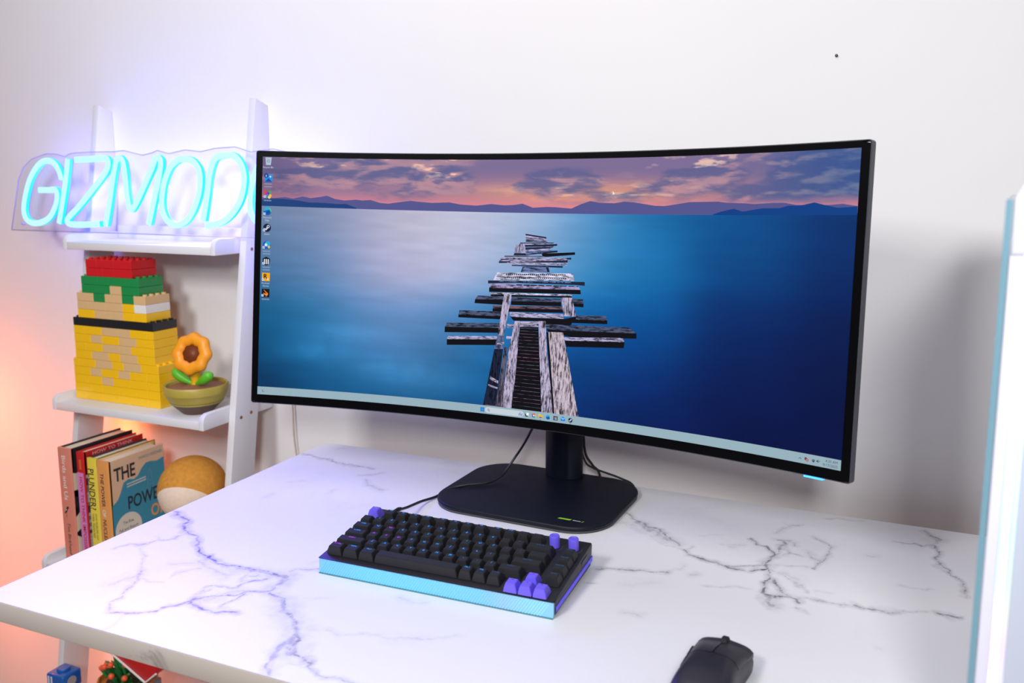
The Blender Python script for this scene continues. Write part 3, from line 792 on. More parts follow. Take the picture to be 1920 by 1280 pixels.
BZ = dict(s0=-MW / 2 - 0.0105, s1=MW / 2 + 0.0105, z0=-MH / 2 - 0.0135, z1=MH / 2 + 0.0085)
mb = MB()
curved_slab(mb, BZ['s0'] - 0.0012, BZ['s1'] + 0.0012, BZ['z0'] - 0.0012, BZ['z1'] + 0.0012, -0.0135, -0.0004, 0.004)
rim = mb.build('panel_rim', M_rim, monitor)
mb = MB()
curved_slab(mb, BZ['s0'], BZ['s1'], BZ['z0'], BZ['z1'], -0.002, 0.0, 0.003, chamfer=0.0003)
screen = mb.build('screen', M_bez, monitor, label='glossy black curved screen glass with thin bezel')
mb = MB()
curved_slab(mb, -0.30, 0.30, -0.13, 0.14, -0.052, -0.0130, 0.03, chamfer=0.018)
housing = mb.build('rear_housing', M_shell, monitor)

# picture: water and sky as fine colour grids
HZ = 0.2028
WAT = np.array(WATER, float)


def sample_water(u, v):
    """smooth interpolation of the sampled water colours"""
    d2 = ((u[..., None] - WAT[:, 0]) * 1.0) ** 2 + ((v[..., None] - WAT[:, 1]) * 0.62) ** 2
    wgt = np.exp(-d2 / (2 * 0.06 ** 2)) + 1e-4 * np.exp(-d2 / (2 * 0.12 ** 2)) + 1e-12
    wgt /= wgt.sum(-1, keepdims=True)
    return wgt @ WAT[:, 2:5]


us, vsn = np.meshgrid(np.linspace(0, 1, 200), np.linspace(HZ - 0.004, 0.969, 110))
colw = sample_water(us, vsn)
mist = (fbm(us * 9 + 3, vsn * 5 + 1, 4) - 0.5)
colw = colw * (1 + 0.10 * (fbm(us * 14, vsn * 40, 4) - 0.5)[..., None] + 0.22 * mist[..., None] * sstep(0.5, 0.9, vsn)[..., None])
for (cu, cv, ru, rv, amt) in ((0.10, 0.80, 0.07, 0.05, 26), (0.16, 0.72, 0.08, 0.035, 22), (0.26, 0.86, 0.10, 0.06, 22), (0.33, 0.90, 0.08, 0.05, 14)):
    g = np.exp(-((us - cu) / ru) ** 2 - ((vsn - cv) / rv) ** 2) * (0.5 + fbm(us * 30, vsn * 12, 3))
    colw = colw + g[..., None] * np.array([amt * 0.5, amt * 0.8, amt])
s_, z_ = (us - 0.5) * MW, (0.5 - vsn) * MH
grid_object('displayed_water', *scrA(s_, z_, 0.0003), M_pix, screen, cols=linA(np.clip(colw, 0, 255)))

us, vsn = np.meshgrid(np.linspace(0, 1, 620), np.linspace(0, HZ - 0.004, 110))
t = vsn / HZ
n1 = fbm(us * 9 + 2 + 0.35 * fbm(us * 20, t * 6, 3), t * 2.6 + 4, 6)
n2 = fbm(us * 26 + 9, t * 7 + 2, 5)
n1b = fbm(us * 9 + 2.05 + 0.35 * fbm(us * 20, t * 6, 3), t * 2.6 + 4.20, 6)
base_top = np.array([128, 110, 152.0])
base_mid = np.array([158, 120, 152.0])
base_low = np.array([226, 134, 150.0])
col = base_top + (base_mid - base_top) * sstep(0.15, 0.6, t)[..., None] + (base_low - base_mid) * sstep(0.62, 0.95, t)[..., None]
warm = np.exp(-((us - 0.58) / 0.22) ** 2 - ((t - 0.62) / 0.20) ** 2)
col = col + warm[..., None] * np.array([62, 34, -18.0])
bias = 0
for (cu, ct, ru, rt_, am) in ((0.08, 0.45, 0.16, 0.30, 0.09), (0.40, 0.40, 0.11, 0.34, 0.14), (0.22, 0.30, 0.10, 0.25, 0.05), (0.66, 0.36, 0.10, 0.22, 0.12), (0.90, 0.40, 0.13, 0.34, 0.15), (0.76, 0.62, 0.08, 0.12, 0.06), (0.57, 0.64, 0.09, 0.12, -0.12), (0.50, 0.78, 0.16, 0.10, -0.10), (0.34, 0.12, 0.05, 0.10, -0.08), (0.12, 0.10, 0.06, 0.10, -0.06)):
    bias = bias + am * np.exp(-((us - cu) / ru) ** 2 - ((t - ct) / rt_) ** 2)
cover = sstep(0.42, 0.58, n1 + bias) * (1 - sstep(0.68, 0.90, t))
dark = np.array([96, 98, 146.0])
lit = np.array([205, 152, 160.0])
shade = sstep(-0.05, 0.10, n1 - n1b + 0.22 * (n2 - 0.52))
ccol = dark + (lit - dark) * (shade * (0.55 + 0.45 * n2))[..., None]
col = col * (1 - 0.85 * cover[..., None]) + ccol * 0.85 * cover[..., None]
spark = sstep(0.63, 0.75, n2) * sstep(0.28, 0.12, np.abs(t - 0.16)) * np.clip(np.exp(-((us - 0.36) / 0.1) ** 2) + np.exp(-((us - 0.12) / 0.07) ** 2) + np.exp(-((us - 0.78) / 0.08) ** 2), 0, 1)
col = col + spark[..., None] * np.array([105, 82, 30.0])
gl = sstep(0.55, 0.7, fbm(us * 22, t * 12 + 7, 5)) * np.exp(-((us - 0.62) / 0.16) ** 2 - ((t - 0.6) / 0.14) ** 2)
col = col + gl[..., None] * np.array([55, 50, 20.0])
edge = sstep(0.80, 1.0, us)[..., None]
col = col * (1 - edge * np.array([0.42, 0.14, 0.0]) * (1 - sstep(0.6, 0.9, t))[..., None])
leftd = sstep(0.13, 0.0, us)[..., None]
col = col * (1 - leftd * np.array([0.16, 0.16, 0.10]))
col = col * 0.97
grid_object('displayed_sky', *scrA((us - 0.5) * MW, (0.5 - vsn) * MH, 0.0003), M_pix, screen, cols=linA(np.clip(col, 0, 255)))


def screen_poly(mb, pts, rgb, off, mi=0, split=0.012):
    """flat polygon in picture coordinates (u, v), cut in strips so that it follows the curve"""
    P = [uv(*q) for q in pts]
    b = bmesh.new()
    f = b.faces.new([b.verts.new((p[0], p[1], 0)) for p in P])
    s0, s1 = min(p[0] for p in P), max(p[0] for p in P)
    if len(P) > 4:
        bmesh.ops.triangulate(b, faces=list(b.faces))
    k = s0 + split
    while k < s1 - 0.002:
        bmesh.ops.bisect_plane(b, geom=list(b.verts) + list(b.edges) + list(b.faces), plane_co=(k, 0, 0), plane_no=(1, 0, 0))
        k += split
    b.verts.index_update()
    V = [scr(v.co.x, v.co.y, off) for v in b.verts]
    Fc = []
    for fa in b.faces:
        idx = [v.index for v in fa.verts]
        if fa.normal.z < 0:
            idx.reverse()
        Fc.append(idx)
    b.free()
    mb.add(V, Fc, mi, lin(rgb))


def ridge(mb, pts, rgb, off, bot=0.2045):
    for a, b in zip(pts[:-1], pts[1:]):
        if b[0] - a[0] < 1e-4:
            continue
        u0, u1 = max(a[0], 0.0), min(b[0], 1.0)
        screen_poly(mb, [(u0, bot), (u1, bot), (u1, min(b[1], bot - 1e-4)), (u0, min(a[1], bot - 1e-4))], rgb, off)


for R_ in (RIDGE_FAR, RIDGE_LEFT):
    R_[0][0] = 0.0
for R_ in (RIDGE_FAR, RIDGE_RIGHT):
    R_[-1][0] = 1.0
mb = MB()
ridge(mb, RIDGE_FAR, (84, 84, 142), 0.0005)
ridge(mb, RIDGE_LEFT, (22, 62, 122), 0.0007)
ridge(mb, RIDGE_RIGHT, (4, 62, 132), 0.0007)
mb.build('displayed_hills', M_pix, screen, smooth=False)

KIND = {'lt': (168, 164, 200), 'wh': (204, 202, 226), 'wl': (176, 166, 194), 'wr': (186, 172, 184), 'pu': (156, 144, 188), 'md': (98, 112, 156),
        'dk': (30, 33, 55), 'bk': (9, 8, 14), 'br': (112, 84, 96), 'tx': (74, 84, 112), 'nv': (24, 32, 56), 'gy': (92, 86, 104)}
mb = MB()
for i, (k, pts) in enumerate(PLANKS):
    us_ = [p[0] for p in pts]
    vs_ = [p[1] for p in pts]
    tall = (max(vs_) - min(vs_)) * MH > (max(us_) - min(us_)) * MW * 0.8
    mi = 0 if k in ('bk', 'dk') else (2 if tall else 1)
    pts = [(a, min(b, 0.968)) for a, b in pts]
    screen_poly(mb, pts, KIND[k], 0.0008 + i * 0.000006, mi)
# carved teeth of the pale beam, and the steps of the ladder
a0, a1 = PLANKS[29][1][0], PLANKS[29][1][1]
b0, b1 = PLANKS[29][1][3], PLANKS[29][1][2]


def quadpt(A, B, Cc, D, s, t):
    p = [A[i] * (1 - s) * (1 - t) + B[i] * s * (1 - t) + Cc[i] * s * t + D[i] * (1 - s) * t for i in (0, 1)]
    return p


for row in (0.13, 0.58):
    for k in range(30):
        s0 = 0.12 + k * 0.0262
        screen_poly(mb, [quadpt(a0, a1, b1, b0, s0, row), quadpt(a0, a1, b1, b0, s0 + 0.026, row), quadpt(a0, a1, b1, b0, s0 + 0.022, row + 0.24)], KIND['dk'], 0.00125)
lad = [p for k, p in PLANKS if k == 'bk' and len(p) == 5][-1]
for k in range(24):
    t = (k + 0.5) / 24
    t = t ** 1.12
    A = quadpt(lad[0], lad[1], lad[2], lad[3], 0.03, t)
    B = quadpt(lad[0], lad[1], lad[2], lad[3], 0.97, t + 0.004)
    hgt = 0.0011 + 0.0012 * random.random()
    screen_poly(mb, [A, B, (B[0], min(B[1] + hgt, 0.968)), (A[0], min(A[1] + hgt, 0.968))], (112 + random.randint(-30, 30), 92, 110), 0.00126, 1)
mb.build('displayed_pier', [M_pix, M_wood_h, M_wood_v], screen, smooth=False)

# taskbar, icons and small lettering
mb = MB()
TB = 0.9667
screen_poly(mb, [(0, 1.0), (1, 1.0), (1, TB), (0, TB)], (150, 176, 188), 0.0013)


def px_(n):
    return n / 3440.0


def disc(mb, u, v, r, rgb, off, n=16, sx=1.0, a0=0.0, a1=2 * math.pi):
    """r in units of picture pixels (1440 rows)"""
    pts = [(u + px_(r) * sx * math.cos(a0 + (a1 - a0) * k / n), v - r / 1440.0 * math.sin(a0 + (a1 - a0) * k / n)) for k in range(n)]
    screen_poly(mb, pts, rgb, off, split=1)


def rect(mb, u, v, w_, h_, rgb, off, du=0, dv=0):
    """rectangle of picture pixels centred on u, v plus a pixel shift"""
    cu, cv = u + px_(du), v + dv / 1440.0
    a, b = px_(w_) / 2, h_ / 2880.0
    screen_poly(mb, [(cu - a, cv + b), (cu + a, cv + b), (cu + a, cv - b), (cu - a, cv - b)], rgb, off, split=0.05)


def label(mb, s, u, v, h_, rgb, off, align='C', bold=0.0):
    V, Fc, wd = text2d(s, bold)
    hh = h_ / 1440.0 * MH
    s0, z0 = uv(u, v)
    sh = {'C': -wd * hh / 2, 'L': 0, 'R': -wd * hh}[align]
    mb.add([scr(s0 + sh + p[0] * hh, z0 - hh / 2 + p[1] * hh, off) for p in V], Fc, 0, lin(rgb))


def poly(mb, u, v, pts, rgb, off):
    screen_poly(mb, [(u + px_(a), v - b / 1440.0) for a, b in pts], rgb, off, split=1)


TY = 0.984
O1, O2, O3 = 0.0015, 0.0016, 0.0017


def i_edge(u, v, r):
    disc(mb, u, v, r, (20, 96, 190), O1)
    disc(mb, u, v, r, (40, 170, 215), O2, 14, 1, 0.5, 3.3)
    disc(mb, u + px_(r * .25), v - r * .1 / 1440, r * .75, (70, 205, 110), O3, 12, 1, -0.5, 1.6)
    disc(mb, u + px_(r * .2), v + r * .25 / 1440, r * .42, (18, 70, 150), 0.0018, 12)


def i_steam(u, v, r):
    disc(mb, u, v, r, (16, 28, 62), O1)
    disc(mb, u + px_(r * .3), v - r * .3 / 1440, r * .38, (205, 214, 226), O2)
    poly(mb, u, v, [(-r * .95, -r * .1), (-r * .2, -r * .62), (r * .35, 0), (0, r * .2), (-r * .3, -r * .18)], (205, 214, 226), O2)
    disc(mb, u + px_(r * .3), v - r * .3 / 1440, r * .18, (16, 28, 62), O3)


# start button, search field, pinned programs
for a in (-6.5, 6.5):
    for b in (-6.5, 6.5):
        rect(mb, 0.4194, TY, 12, 12, (20, 130, 215), O1, a, b)
rect(mb, 0.4594, TY, 212, 32, (196, 208, 218), O1)
disc(mb, 0.4284, TY, 15.5, (196, 208, 218), O1)
disc(mb, 0.4902, TY, 15.5, (196, 208, 218), O1)
disc(mb, 0.4306, TY - 0.001, 6, (50, 55, 66), O2)
disc(mb, 0.4306, TY - 0.001, 4, (196, 208, 218), O3)
poly(mb, 0.4306, TY, [(3, -3), (9, -9), (7, -10), (2, -4)], (50, 55, 66), O2)
label(mb, 'Search', 0.4365, TY + 0.0005, 11, (110, 118, 128), O2, 'L')
for a, b, c_ in ((-10, 14, (120, 128, 170)), (-3, 20, (150, 160, 190)), (4, 10, (110, 120, 160)), (10, 16, (170, 180, 205))):
    rect(mb, 0.4893, TY, 5, b, c_, O2, a, (20 - b) / 2)
rect(mb, 0.5005, TY, 16, 16, (236, 238, 240), O2, 3, -3)
rect(mb, 0.5005, TY, 16, 16, (24, 24, 28), O1, -3, 3)
for k, c_ in enumerate(((240, 190, 40), (60, 170, 90), (40, 120, 220), (200, 70, 170), (230, 90, 70))):
    disc(mb, 0.5126 + px_(7 * math.cos(k * 1.257)), TY + 7 * math.sin(k * 1.257) / 1440, 6.5, c_, O1 + k * 0.00002, 10)
disc(mb, 0.5126, TY, 4.5, (235, 235, 240), O2, 10)
rect(mb, 0.5247, TY, 26, 18, (235, 185, 40), O1, 0, 1)
rect(mb, 0.5247, TY, 12, 5, (250, 215, 90), O1, -7, -9)
rect(mb, 0.5247, TY, 18, 6, (40, 110, 190), O2, 0, 6)
rect(mb, 0.5247, TY, 8, 3, (60, 90, 130), O2, 0, 20)
i_edge(0.5379, TY, 13)
rect(mb, 0.5512, TY, 26, 24, (28, 62, 120), O1)
for a, b, c_ in ((-4, -4, (230, 90, 60)), (4, -4, (120, 190, 60)), (-4, 4, (60, 160, 230)), (4, 4, (245, 195, 50))):
    rect(mb, 0.5512, TY, 7, 7, c_, O2, a, b)
poly(mb, 0.5643, TY, [(-13, -10), (13, -10), (13, 6), (0, 14), (-13, 6)], (40, 120, 225), O1)
poly(mb, 0.5643, TY, [(-13, 5), (0, -4), (13, 5), (13, 7), (-13, 7)], (120, 195, 250), O2)
i_steam(0.5775, TY, 13)
rect(mb, 0.5775, TY, 8, 3, (60, 90, 130), O2, 0, 20)
disc(mb, 0.0107, TY, 8, (105, 120, 130), O1)
disc(mb, 0.0113, TY - 0.001, 5, (165, 188, 198), O2)
# notification area
poly(mb, 0.9437, 0.984, [(-7, -3), (0, 4), (7, -3), (6, -5), (0, 1), (-6, -5)], (60, 66, 78), O1)
rect(mb, 0.9527, 0.984, 10, 12, (70, 74, 80), O1, -4, -2)
disc(mb, 0.9537, 0.986, 7, (190, 35, 50), O2, 12)
disc(mb, 0.9537, 0.986, 3, (225, 190, 200), O3, 10)
disc(mb, 0.9624, 0.987, 10, (62, 70, 84), O1, 10, 1, 0.6, 2.54)
poly(mb, 0.9624, 0.987, [(-9, 5), (0, -6), (9, 5)], (62, 70, 84), O1)
poly(mb, 0.9690, 0.984, [(-8, -3), (-4, -3), (1, -8), (1, 8), (-4, 3), (-8, 3)], (62, 70, 84), O1)
poly(mb, 0.9690, 0.984, [(4, -4), (10, 4), (8, 5), (3, -3)], (62, 70, 84), O1)
label(mb, '4:33 AM', 0.9955, 0.9775, 12, (62, 70, 82), O1, 'R')
label(mb, '9/17/2025', 0.9955, 0.9905, 12, (62, 70, 82), O1, 'R')
# desktop icons
IU = 0.0111
IV = [0.0183, 0.087, 0.1557, 0.2268, 0.2959, 0.3674, 0.4346, 0.5018, 0.5693]


def arrow(v):
    rect(mb, IU, v, 13, 13, (225, 230, 238), O3, -18, 15)
    poly(mb, IU - px_(18), v + 15 / 1440, [(-4, -4), (4, -1), (4, 4), (-1, 4)], (60, 110, 190), 0.0018)


poly(mb, IU, IV[0], [(-20, 22), (20, 22), (15, -24), (-15, -24)], (178, 190, 208), O1)
for k in range(3):
    a = k * 2.094 + 0.4
    poly(mb, IU, IV[0], [(11 * math.cos(a), 11 * math.sin(a)), (11 * math.cos(a + 1.5), 11 * math.sin(a + 1.5)), (4 * math.cos(a + 0.8), 4 * math.sin(a + 0.8))], (20, 80, 170), O2)
rect(mb, IU, IV[1], 48, 46, (30, 140, 225), O1, 3, 4)
poly(mb, IU, IV[1], [(-20, -26), (26, -26), (3, -2)], (14, 70, 160), O2)
disc(mb, IU + px_(14), IV[1] - 6 / 1440, 5, (220, 240, 255), O2, 10)
disc(mb, IU - px_(12), IV[1] - 12 / 1440, 14, (16, 60, 150), O2)
rect(mb, IU, IV[1], 4, 12, (215, 225, 245), O3, -12, -10)
for a, b, c_ in ((-16, 14, (220, 60, 70)), (-8, 4, (190, 40, 150)), (2, 6, (70, 50, 180)), (14, 14, (40, 170, 90)), (6, -10, (20, 120, 200)), (16, -8, (235, 190, 50)), (-4, -12, (30, 160, 190)), (10, -18, (240, 215, 90))):
    disc(mb, IU + px_(a), IV[2] - b / 1440, 9, c_, O1 + 0.00002 * abs(a), 8)
arrow(IV[2])
i_edge(IU, IV[3], 25)
arrow(IV[3])
i_steam(IU, IV[4], 25)
arrow(IV[4])
disc(mb, IU, IV[5], 25, (24, 90, 190), O1)
disc(mb, IU + px_(6), IV[5] - 6 / 1440, 17, (40, 165, 215), O2)
disc(mb, IU - px_(4), IV[5], 9, (215, 228, 245), O3)
disc(mb, IU + px_(15), IV[5] + 12 / 1440, 8, (225, 190, 70), O3, 8)
arrow(IV[5])
poly(mb, IU, IV[6], [(-24, 14), (0, 26), (24, 14), (20, -18), (0, -28), (-20, -18)], (22, 24, 34), O1)
for a in (-11, 1, 13):
    rect(mb, IU, IV[6], 7, 30, (215, 220, 228), O2, a, 4)
arrow(IV[6])
rect(mb, IU, IV[7], 50, 50, (238, 168, 24), O1)
label(mb, 'R', IU - px_(2), IV[7] - 0.003, 27, (24, 18, 14), O2, 'C', 0.03)
poly(mb, IU + px_(12), IV[7] + 12 / 1440, [(0, 8), (2, 2), (8, 2), (3, -2), (5, -8), (0, -4), (-5, -8), (-3, -2), (-8, 2), (-2, 2)], (250, 236, 210), O2)
arrow(IV[7])
rect(mb, IU, IV[8], 48, 50, (24, 14, 14), O1)
poly(mb, IU, IV[8], [(-14, 22), (16, -2), (14, -10), (-4, 6)], (230, 120, 30), O2)
poly(mb, IU, IV[8], [(-16, 0), (16, -6), (10, -16), (-6, -10)], (250, 150, 40), O3)
poly(mb, IU, IV[8], [(-4, -16), (12, -16), (4, -23)], (215, 90, 30), O2)
arrow(IV[8])
for i, t in ((0, ['Recycle Bin']), (3, ['Microsoft', 'Edge']), (4, ['Steam']), (7, ['Rockstar', 'Games'])):
    for j, s in enumerate(t):
        label(mb, s, IU, IV[i] + (37 + j * 17) / 1440, 10, (200, 208, 222), O1)
# smudges of lettering too small to read in the picture
for i in (1, 2, 5, 6, 8):
    for j in range(2 if i in (1, 5, 6) else 1):
        for k in range(7):
            rect(mb, IU, IV[i], 4.5, 6 + 3 * (k % 2), (150, 162, 186), O1, -21 + k * 7, 38 + j * 16)
poly(mb, 0.6323, 0.1199, [(0, 0), (0, -22), (5, -17), (12, -17)], (235, 238, 240), O1)
mb.build('displayed_desktop', M_pix, screen, smooth=False)

# power light under the lower edge
mb = MB()
for k in range(8):
    s0 = MW * 0.462 - 0.012 + k * 0.003
    a, b = s0, s0 + 0.003
    zt, zb_ = BZ['z0'] - 0.0010, BZ['z0'] - 0.0032
    V = [scr(a, zb_, -0.009), scr(b, zb_, -0.009), scr(b, zb_, -0.001), scr(a, zb_, -0.001), scr(a, zt, -0.009), scr(b, zt, -0.009), scr(b, zt, -0.001), scr(a, zt, -0.001)]
    mb.add(V, [(0, 1, 2, 3), (7, 6, 5, 4), (3, 2, 6, 7), (1, 0, 4, 5), (0, 3, 7, 4), (2, 1, 5, 6)])
mb.build('power_light', mat('blue_power_light', (30, 90, 200), 0.4, emit=(60, 150, 255), estr=3.0), monitor, label='small glowing blue power light')

# stand
RZ = Matrix.Translation((-0.331, 0.247, 0)) @ Matrix.Rotation(MYAW, 4, 'Z')
mb = MB()
mb.prism(rrect(-0.143, 0.150, -0.116, 0.112, 0.062, 10), 'z', 0.0, 0.0035, M=RZ)
mb.build('base_foot', M_rim, monitor)
mb = MB().prism(rrect(-0.144, 0.151, -0.117, 0.113, 0.063, 12), 'z', 0.0035, 0.0105, 0.003, 3, M=RZ)
base = mb.build('base', M_stand, monitor, label='flat dark navy base plate with round corners')
mb = MB()
lx, ly = 0.075, -0.092
mb.add([RZ @ Vector(p) for p in ((lx, ly, .0108), (lx + .0195, ly, .0108), (lx + .0215, ly + .0045, .0108), (lx + .002, ly + .0045, .0108))], [(0, 1, 2, 3)], 0)
for k in range(6):
    x = lx + 0.0235 + k * 0.0021
    mb.add([RZ @ Vector(p) for p in ((x, ly + .001, .0108), (x + .0014, ly + .001, .0108), (x + .002, ly + .0034 - .0005 * (k % 2), .0108), (x + .0006, ly + .0034, .0108))], [(0, 1, 2, 3)], 1)
x = lx + 0.0375
mb.add([RZ @ Vector(p) for p in ((x, ly - .0004, .0108), (x + .0012, ly - .0004, .0108), (x + .0034, ly + .0045, .0108), (x + .0022, ly + .0045, .0108))], [(0, 1, 2, 3)], 0)
mb.build('badge', [mat('lime_print', (150, 205, 40), 0.5), mat('white_print', (215, 218, 225), 0.5)], base, smooth=False, label='lime green and white printed badge')
mb = MB().lathe([(0.031, 0.0095), (0.033, 0.0115), (0.033, 0.40), (0.030, 0.405)], -0.318, 0.335, 36, sx=1.0, sy=0.66)
mb.build('neck', M_stand, monitor)
a = Vector(scr(0, 0.0, -0.045))
MB().box(-0.318 - 0.04, -0.318 + 0.04, a.y - 0.002, 0.335, 0.30, 0.38, 0.006).build('tilt_head', M_shell, monitor)

# ------------------------------------------------------------------ neon sign on the top tray
M_tube = mat('neon_front', (120, 190, 225), 0.4, emit=(178, 232, 255), estr=0.97)
M_tube_side = mat('neon_side', (40, 150, 190), 0.4, emit=(10, 222, 255), estr=0.92)


def flex(mb, P, w_, y0, y1, closed=False):
    """flat neon flex: a rounded strip along a path in the x-z plane, pale front and cyan flanks"""
    n = len(P)
    prof = [(-1, y1, 1), (-1, y0 + 0.0022, 1), (-0.86, y0 + 0.0007, 0), (-0.55, y0, 0), (0.55, y0, 0), (0.86, y0 + 0.0007, 0), (1, y0 + 0.0022, 1), (1, y1, 1)]
    m_ = len(prof)
    V = []
    for i in range(n):
        a = P[(i - 1) % n] if (closed or i) else P[i]
        c = P[(i + 1) % n] if (closed or i < n - 1) else P[i]
        tx, tz = c.x - a.x, c.z - a.z
        l = math.hypot(tx, tz)
        nx_, nz_ = -tz / l, tx / l
        V += [(P[i].x + nx_ * w_ * q[0], q[1], P[i].z + nz_ * w_ * q[0]) for q in prof]
    for k in range(m_):
        k2 = (k + 1) % m_
        mi = 0 if (prof[k][2] == 0 or prof[k2][2] == 0) else 1
        Fc = []
        for i in range(n if closed else n - 1):
            j = (i + 1) % n
            Fc.append((i * m_ + k, j * m_ + k, j * m_ + k2, i * m_ + k2))
        o_ = len(mb.v)
        mb.add(V if k == 0 else [], [tuple(x + (0 if k == 0 else base_i - o_) for x in f) for f in Fc], mi)
        if k == 0:
            base_i = o_
    if not closed:
        for i in (0, n - 1):
            o_ = len(mb.v)
            mb.add([], [tuple(base_i - o_ + i * m_ + k for k in range(m_))], 1)


def clear_material(name, tint, gloss, rough=0.05):
    mt = bpy.data.materials.new(name)
    mt.use_nodes = True
    nt = mt.node_tree
    for n in list(nt.nodes):
        nt.nodes.remove(n)
    out = nt.nodes.new('ShaderNodeOutputMaterial')
    tr = nt.nodes.new('ShaderNodeBsdfTransparent')
    tr.inputs['Color'].default_value = (*tint, 1)
    gl = nt.nodes.new('ShaderNodeBsdfGlossy')
    gl.inputs['Roughness'].default_value = rough
    mx = nt.nodes.new('ShaderNodeMixShader')
    lw_ = nt.nodes.new('ShaderNodeLayerWeight')
    lw_.inputs['Blend'].default_value = gloss
    ml = nt.nodes.new('ShaderNodeMath')
    ml.operation = 'MULTIPLY'
    ml.inputs[1].default_value = 0.5
    nt.links.new(lw_.outputs['Facing'], ml.inputs[0])
    nt.links.new(ml.outputs[0], mx.inputs['Fac'])
    nt.links.new(tr.outputs['BSDF'], mx.inputs[1])
    nt.links.new(gl.outputs['BSDF'], mx.inputs[2])
    nt.links.new(mx.outputs['Shader'], out.inputs['Surface'])
    return mt


M_acr = clear_material('clear_acrylic', (0.97, 0.97, 0.99), 0.12)
M_acr_edge = mat('acrylic_edge', (205, 205, 245), 0.3, trans=0.35)
SB = 0.3965
neon = thing('neon_sign', 'glowing cyan neon letter sign on clear acrylic resting on the top tray', 'neon sign', (-1.24, 0.336, SB))
ACR = [(-1.64, SB), (-1.604, 0.509), (-1.585, 0.535), (-1.558, 0.552), (-1.512, 0.563), (-1.480, 0.562), (-1.456, 0.556), (-1.438, 0.563), (-1.387, 0.565), (-1.313, 0.565), (-1.285, 0.567), (-1.256, 0.561), (-1.234, 0.557), (-1.210, 0.561),
       (-1.194, 0.566), (-1.164, 0.559), (-1.122, 0.566), (-1.082, 0.562), (-1.045, 0.568), (-0.996, 0.570), (-0.958, 0.560), (-0.906, 0.565), (-0.857, 0.556), (-0.838, 0.522), (-0.846, 0.442), (-0.870, SB)]
mb = MB().prism(ACR, 'y', 0.334, 0.338)
acr = mb.build('acrylic_backing', M_acr, neon, smooth=False, label='clear acrylic backing cut round the letters')
mb = MB()
mb.tube([(p[0], 0.336, p[1] + (0.0012 if p[1] < 0.4 else 0)) for p in ACR], 0.0011, 5, closed=True)
mb.build('backing_edge', M_acr_edge, acr)
for k, pts in NEON.items():
    P = smooth_path([(p[0], 0.3245, p[1]) for p in pts], 6, closed=k.startswith('O'))
    mb = MB()
    flex(mb, P, 0.0062, 0.3180, 0.3275, k.startswith('O'))
    tb = mb.build('neon_letter', [M_tube, M_tube_side], neon, angle=0.9)
    mb = MB()
    Q = [(p.x, 0.3312, p.z) for p in P]
    mb.tube(Q, 0.0030, 6, closed=k.startswith('O'))
    mb.build('tube_channel', M_acr_edge, tb)
M_cord_w = mat('pale_cord', (196, 176, 160), 0.5)
for hx, hz in ((-1.60, 0.412), (-1.012, 0.555)):
    MB().lathe([(0.003, 0), (0.003, 0.006)], seg=12, M=Matrix.Translation((hx, 0.338, hz)) @ Matrix.Rotation(math.pi / 2, 4, 'X')).build('standoff', M_acr_edge, neon)


def point(name, loc, power, color, rad=0.02):
    d = bpy.data.lights.new(name, 'POINT')
    d.energy = power
    d.color = color
    d.shadow_soft_size = rad
    o = bpy.data.objects.new(name, d)
    C.objects.link(o)
    o.location = (loc[0], loc[1], loc[2] + DZ)
    return o


for lx_ in (-1.50, -1.36, -1.23, -1.10, -0.99, -0.90):
    point('neon_glow', (lx_, 0.352, 0.485), 0.65, (0.19, 0.16, 1.0), 0.03)

area('neon_front_glow', (-1.20, 0.305, 0.485), (-0.62, -0.25, 0.0), 0.62, 6.5, (0.10, 0.05, 1.0), size_y=0.12, spread=1.75)
mb = MB().tube(smooth_path([(-0.955, 0.405, 0.42), (-0.955, 0.42, 0.20), (-0.952, 0.42, 0.041), (-0.950, 0.418, -0.02), (-0.945, 0.42, -0.09), (-0.93, 0.42, -0.35), (-0.94, 0.41, -0.62), (-0.90, 0.39, -DZ + 0.003), (-0.80, 0.37, -DZ + 0.003)], 8), 0.0016, 8)
tag(mb.build('power_cord', M_cord_w), 'thin pale power cord hanging down the wall beside the shelf', 'cord')

# ------------------------------------------------------------------ orange light strip behind the left post
lamp = thing('light_strip', 'orange LED strip fixed behind the left post of the ladder shelf', 'light strip', (-1.424, front_y(-DZ) + 0.069, -DZ))
strip = [(-1.4285, front_y(z) + 0.0695, z) for z in (-DZ + 0.01, -0.50, -0.25, 0.02)]
MB().tube(strip, 0.0030, 8).build('light_tube', mat('orange_light_tube', (250, 170, 110), 0.4, emit=(255, 150, 80), estr=4.0), lamp)
MB().box(-1.430, -1.418, strip[0][1] - 0.003, strip[0][1] + 0.006, -DZ, -DZ + 0.012, 0.001).build('end_cap', M_dark, lamp)
for z0, z1, pw in ((-0.80, -0.44, 0.55), (-0.44, -0.14, 0.8), (-0.14, 0.12, 0.4)):
    zc = (z0 + z1) / 2
    yc = front_y(zc) + 0.080
    area('orange_strip_light', (-1.424, yc, zc), (-1.424 - 0.55, yc + 0.8, zc), 0.012, pw, (1.0, 0.20, 0.06), size_y=z1 - z0)

fl = thing('added_floor_lamp', 'slim orange LED floor lamp added out of view left of the ladder shelf', 'floor lamp', (-1.94, 0.24, -DZ))  # unseen body added to give the orange wall light a source
MB().lathe([(0.10, -DZ), (0.10, -DZ + 0.010), (0.095, -DZ + 0.014), (0.014, -DZ + 0.016)], -1.94, 0.24, 32).build('lamp_base', M_dark, fl)
MB().box(-1.948, -1.932, 0.232, 0.240, -DZ + 0.014, 0.10, 0.001).build('lamp_pole', M_dark, fl)
MB().box(-1.946, -1.934, 0.240, 0.247, -DZ + 0.03, 0.09, 0.002).build('light_bar', mat('orange_light_tube', (250, 170, 110), 0.4), fl)

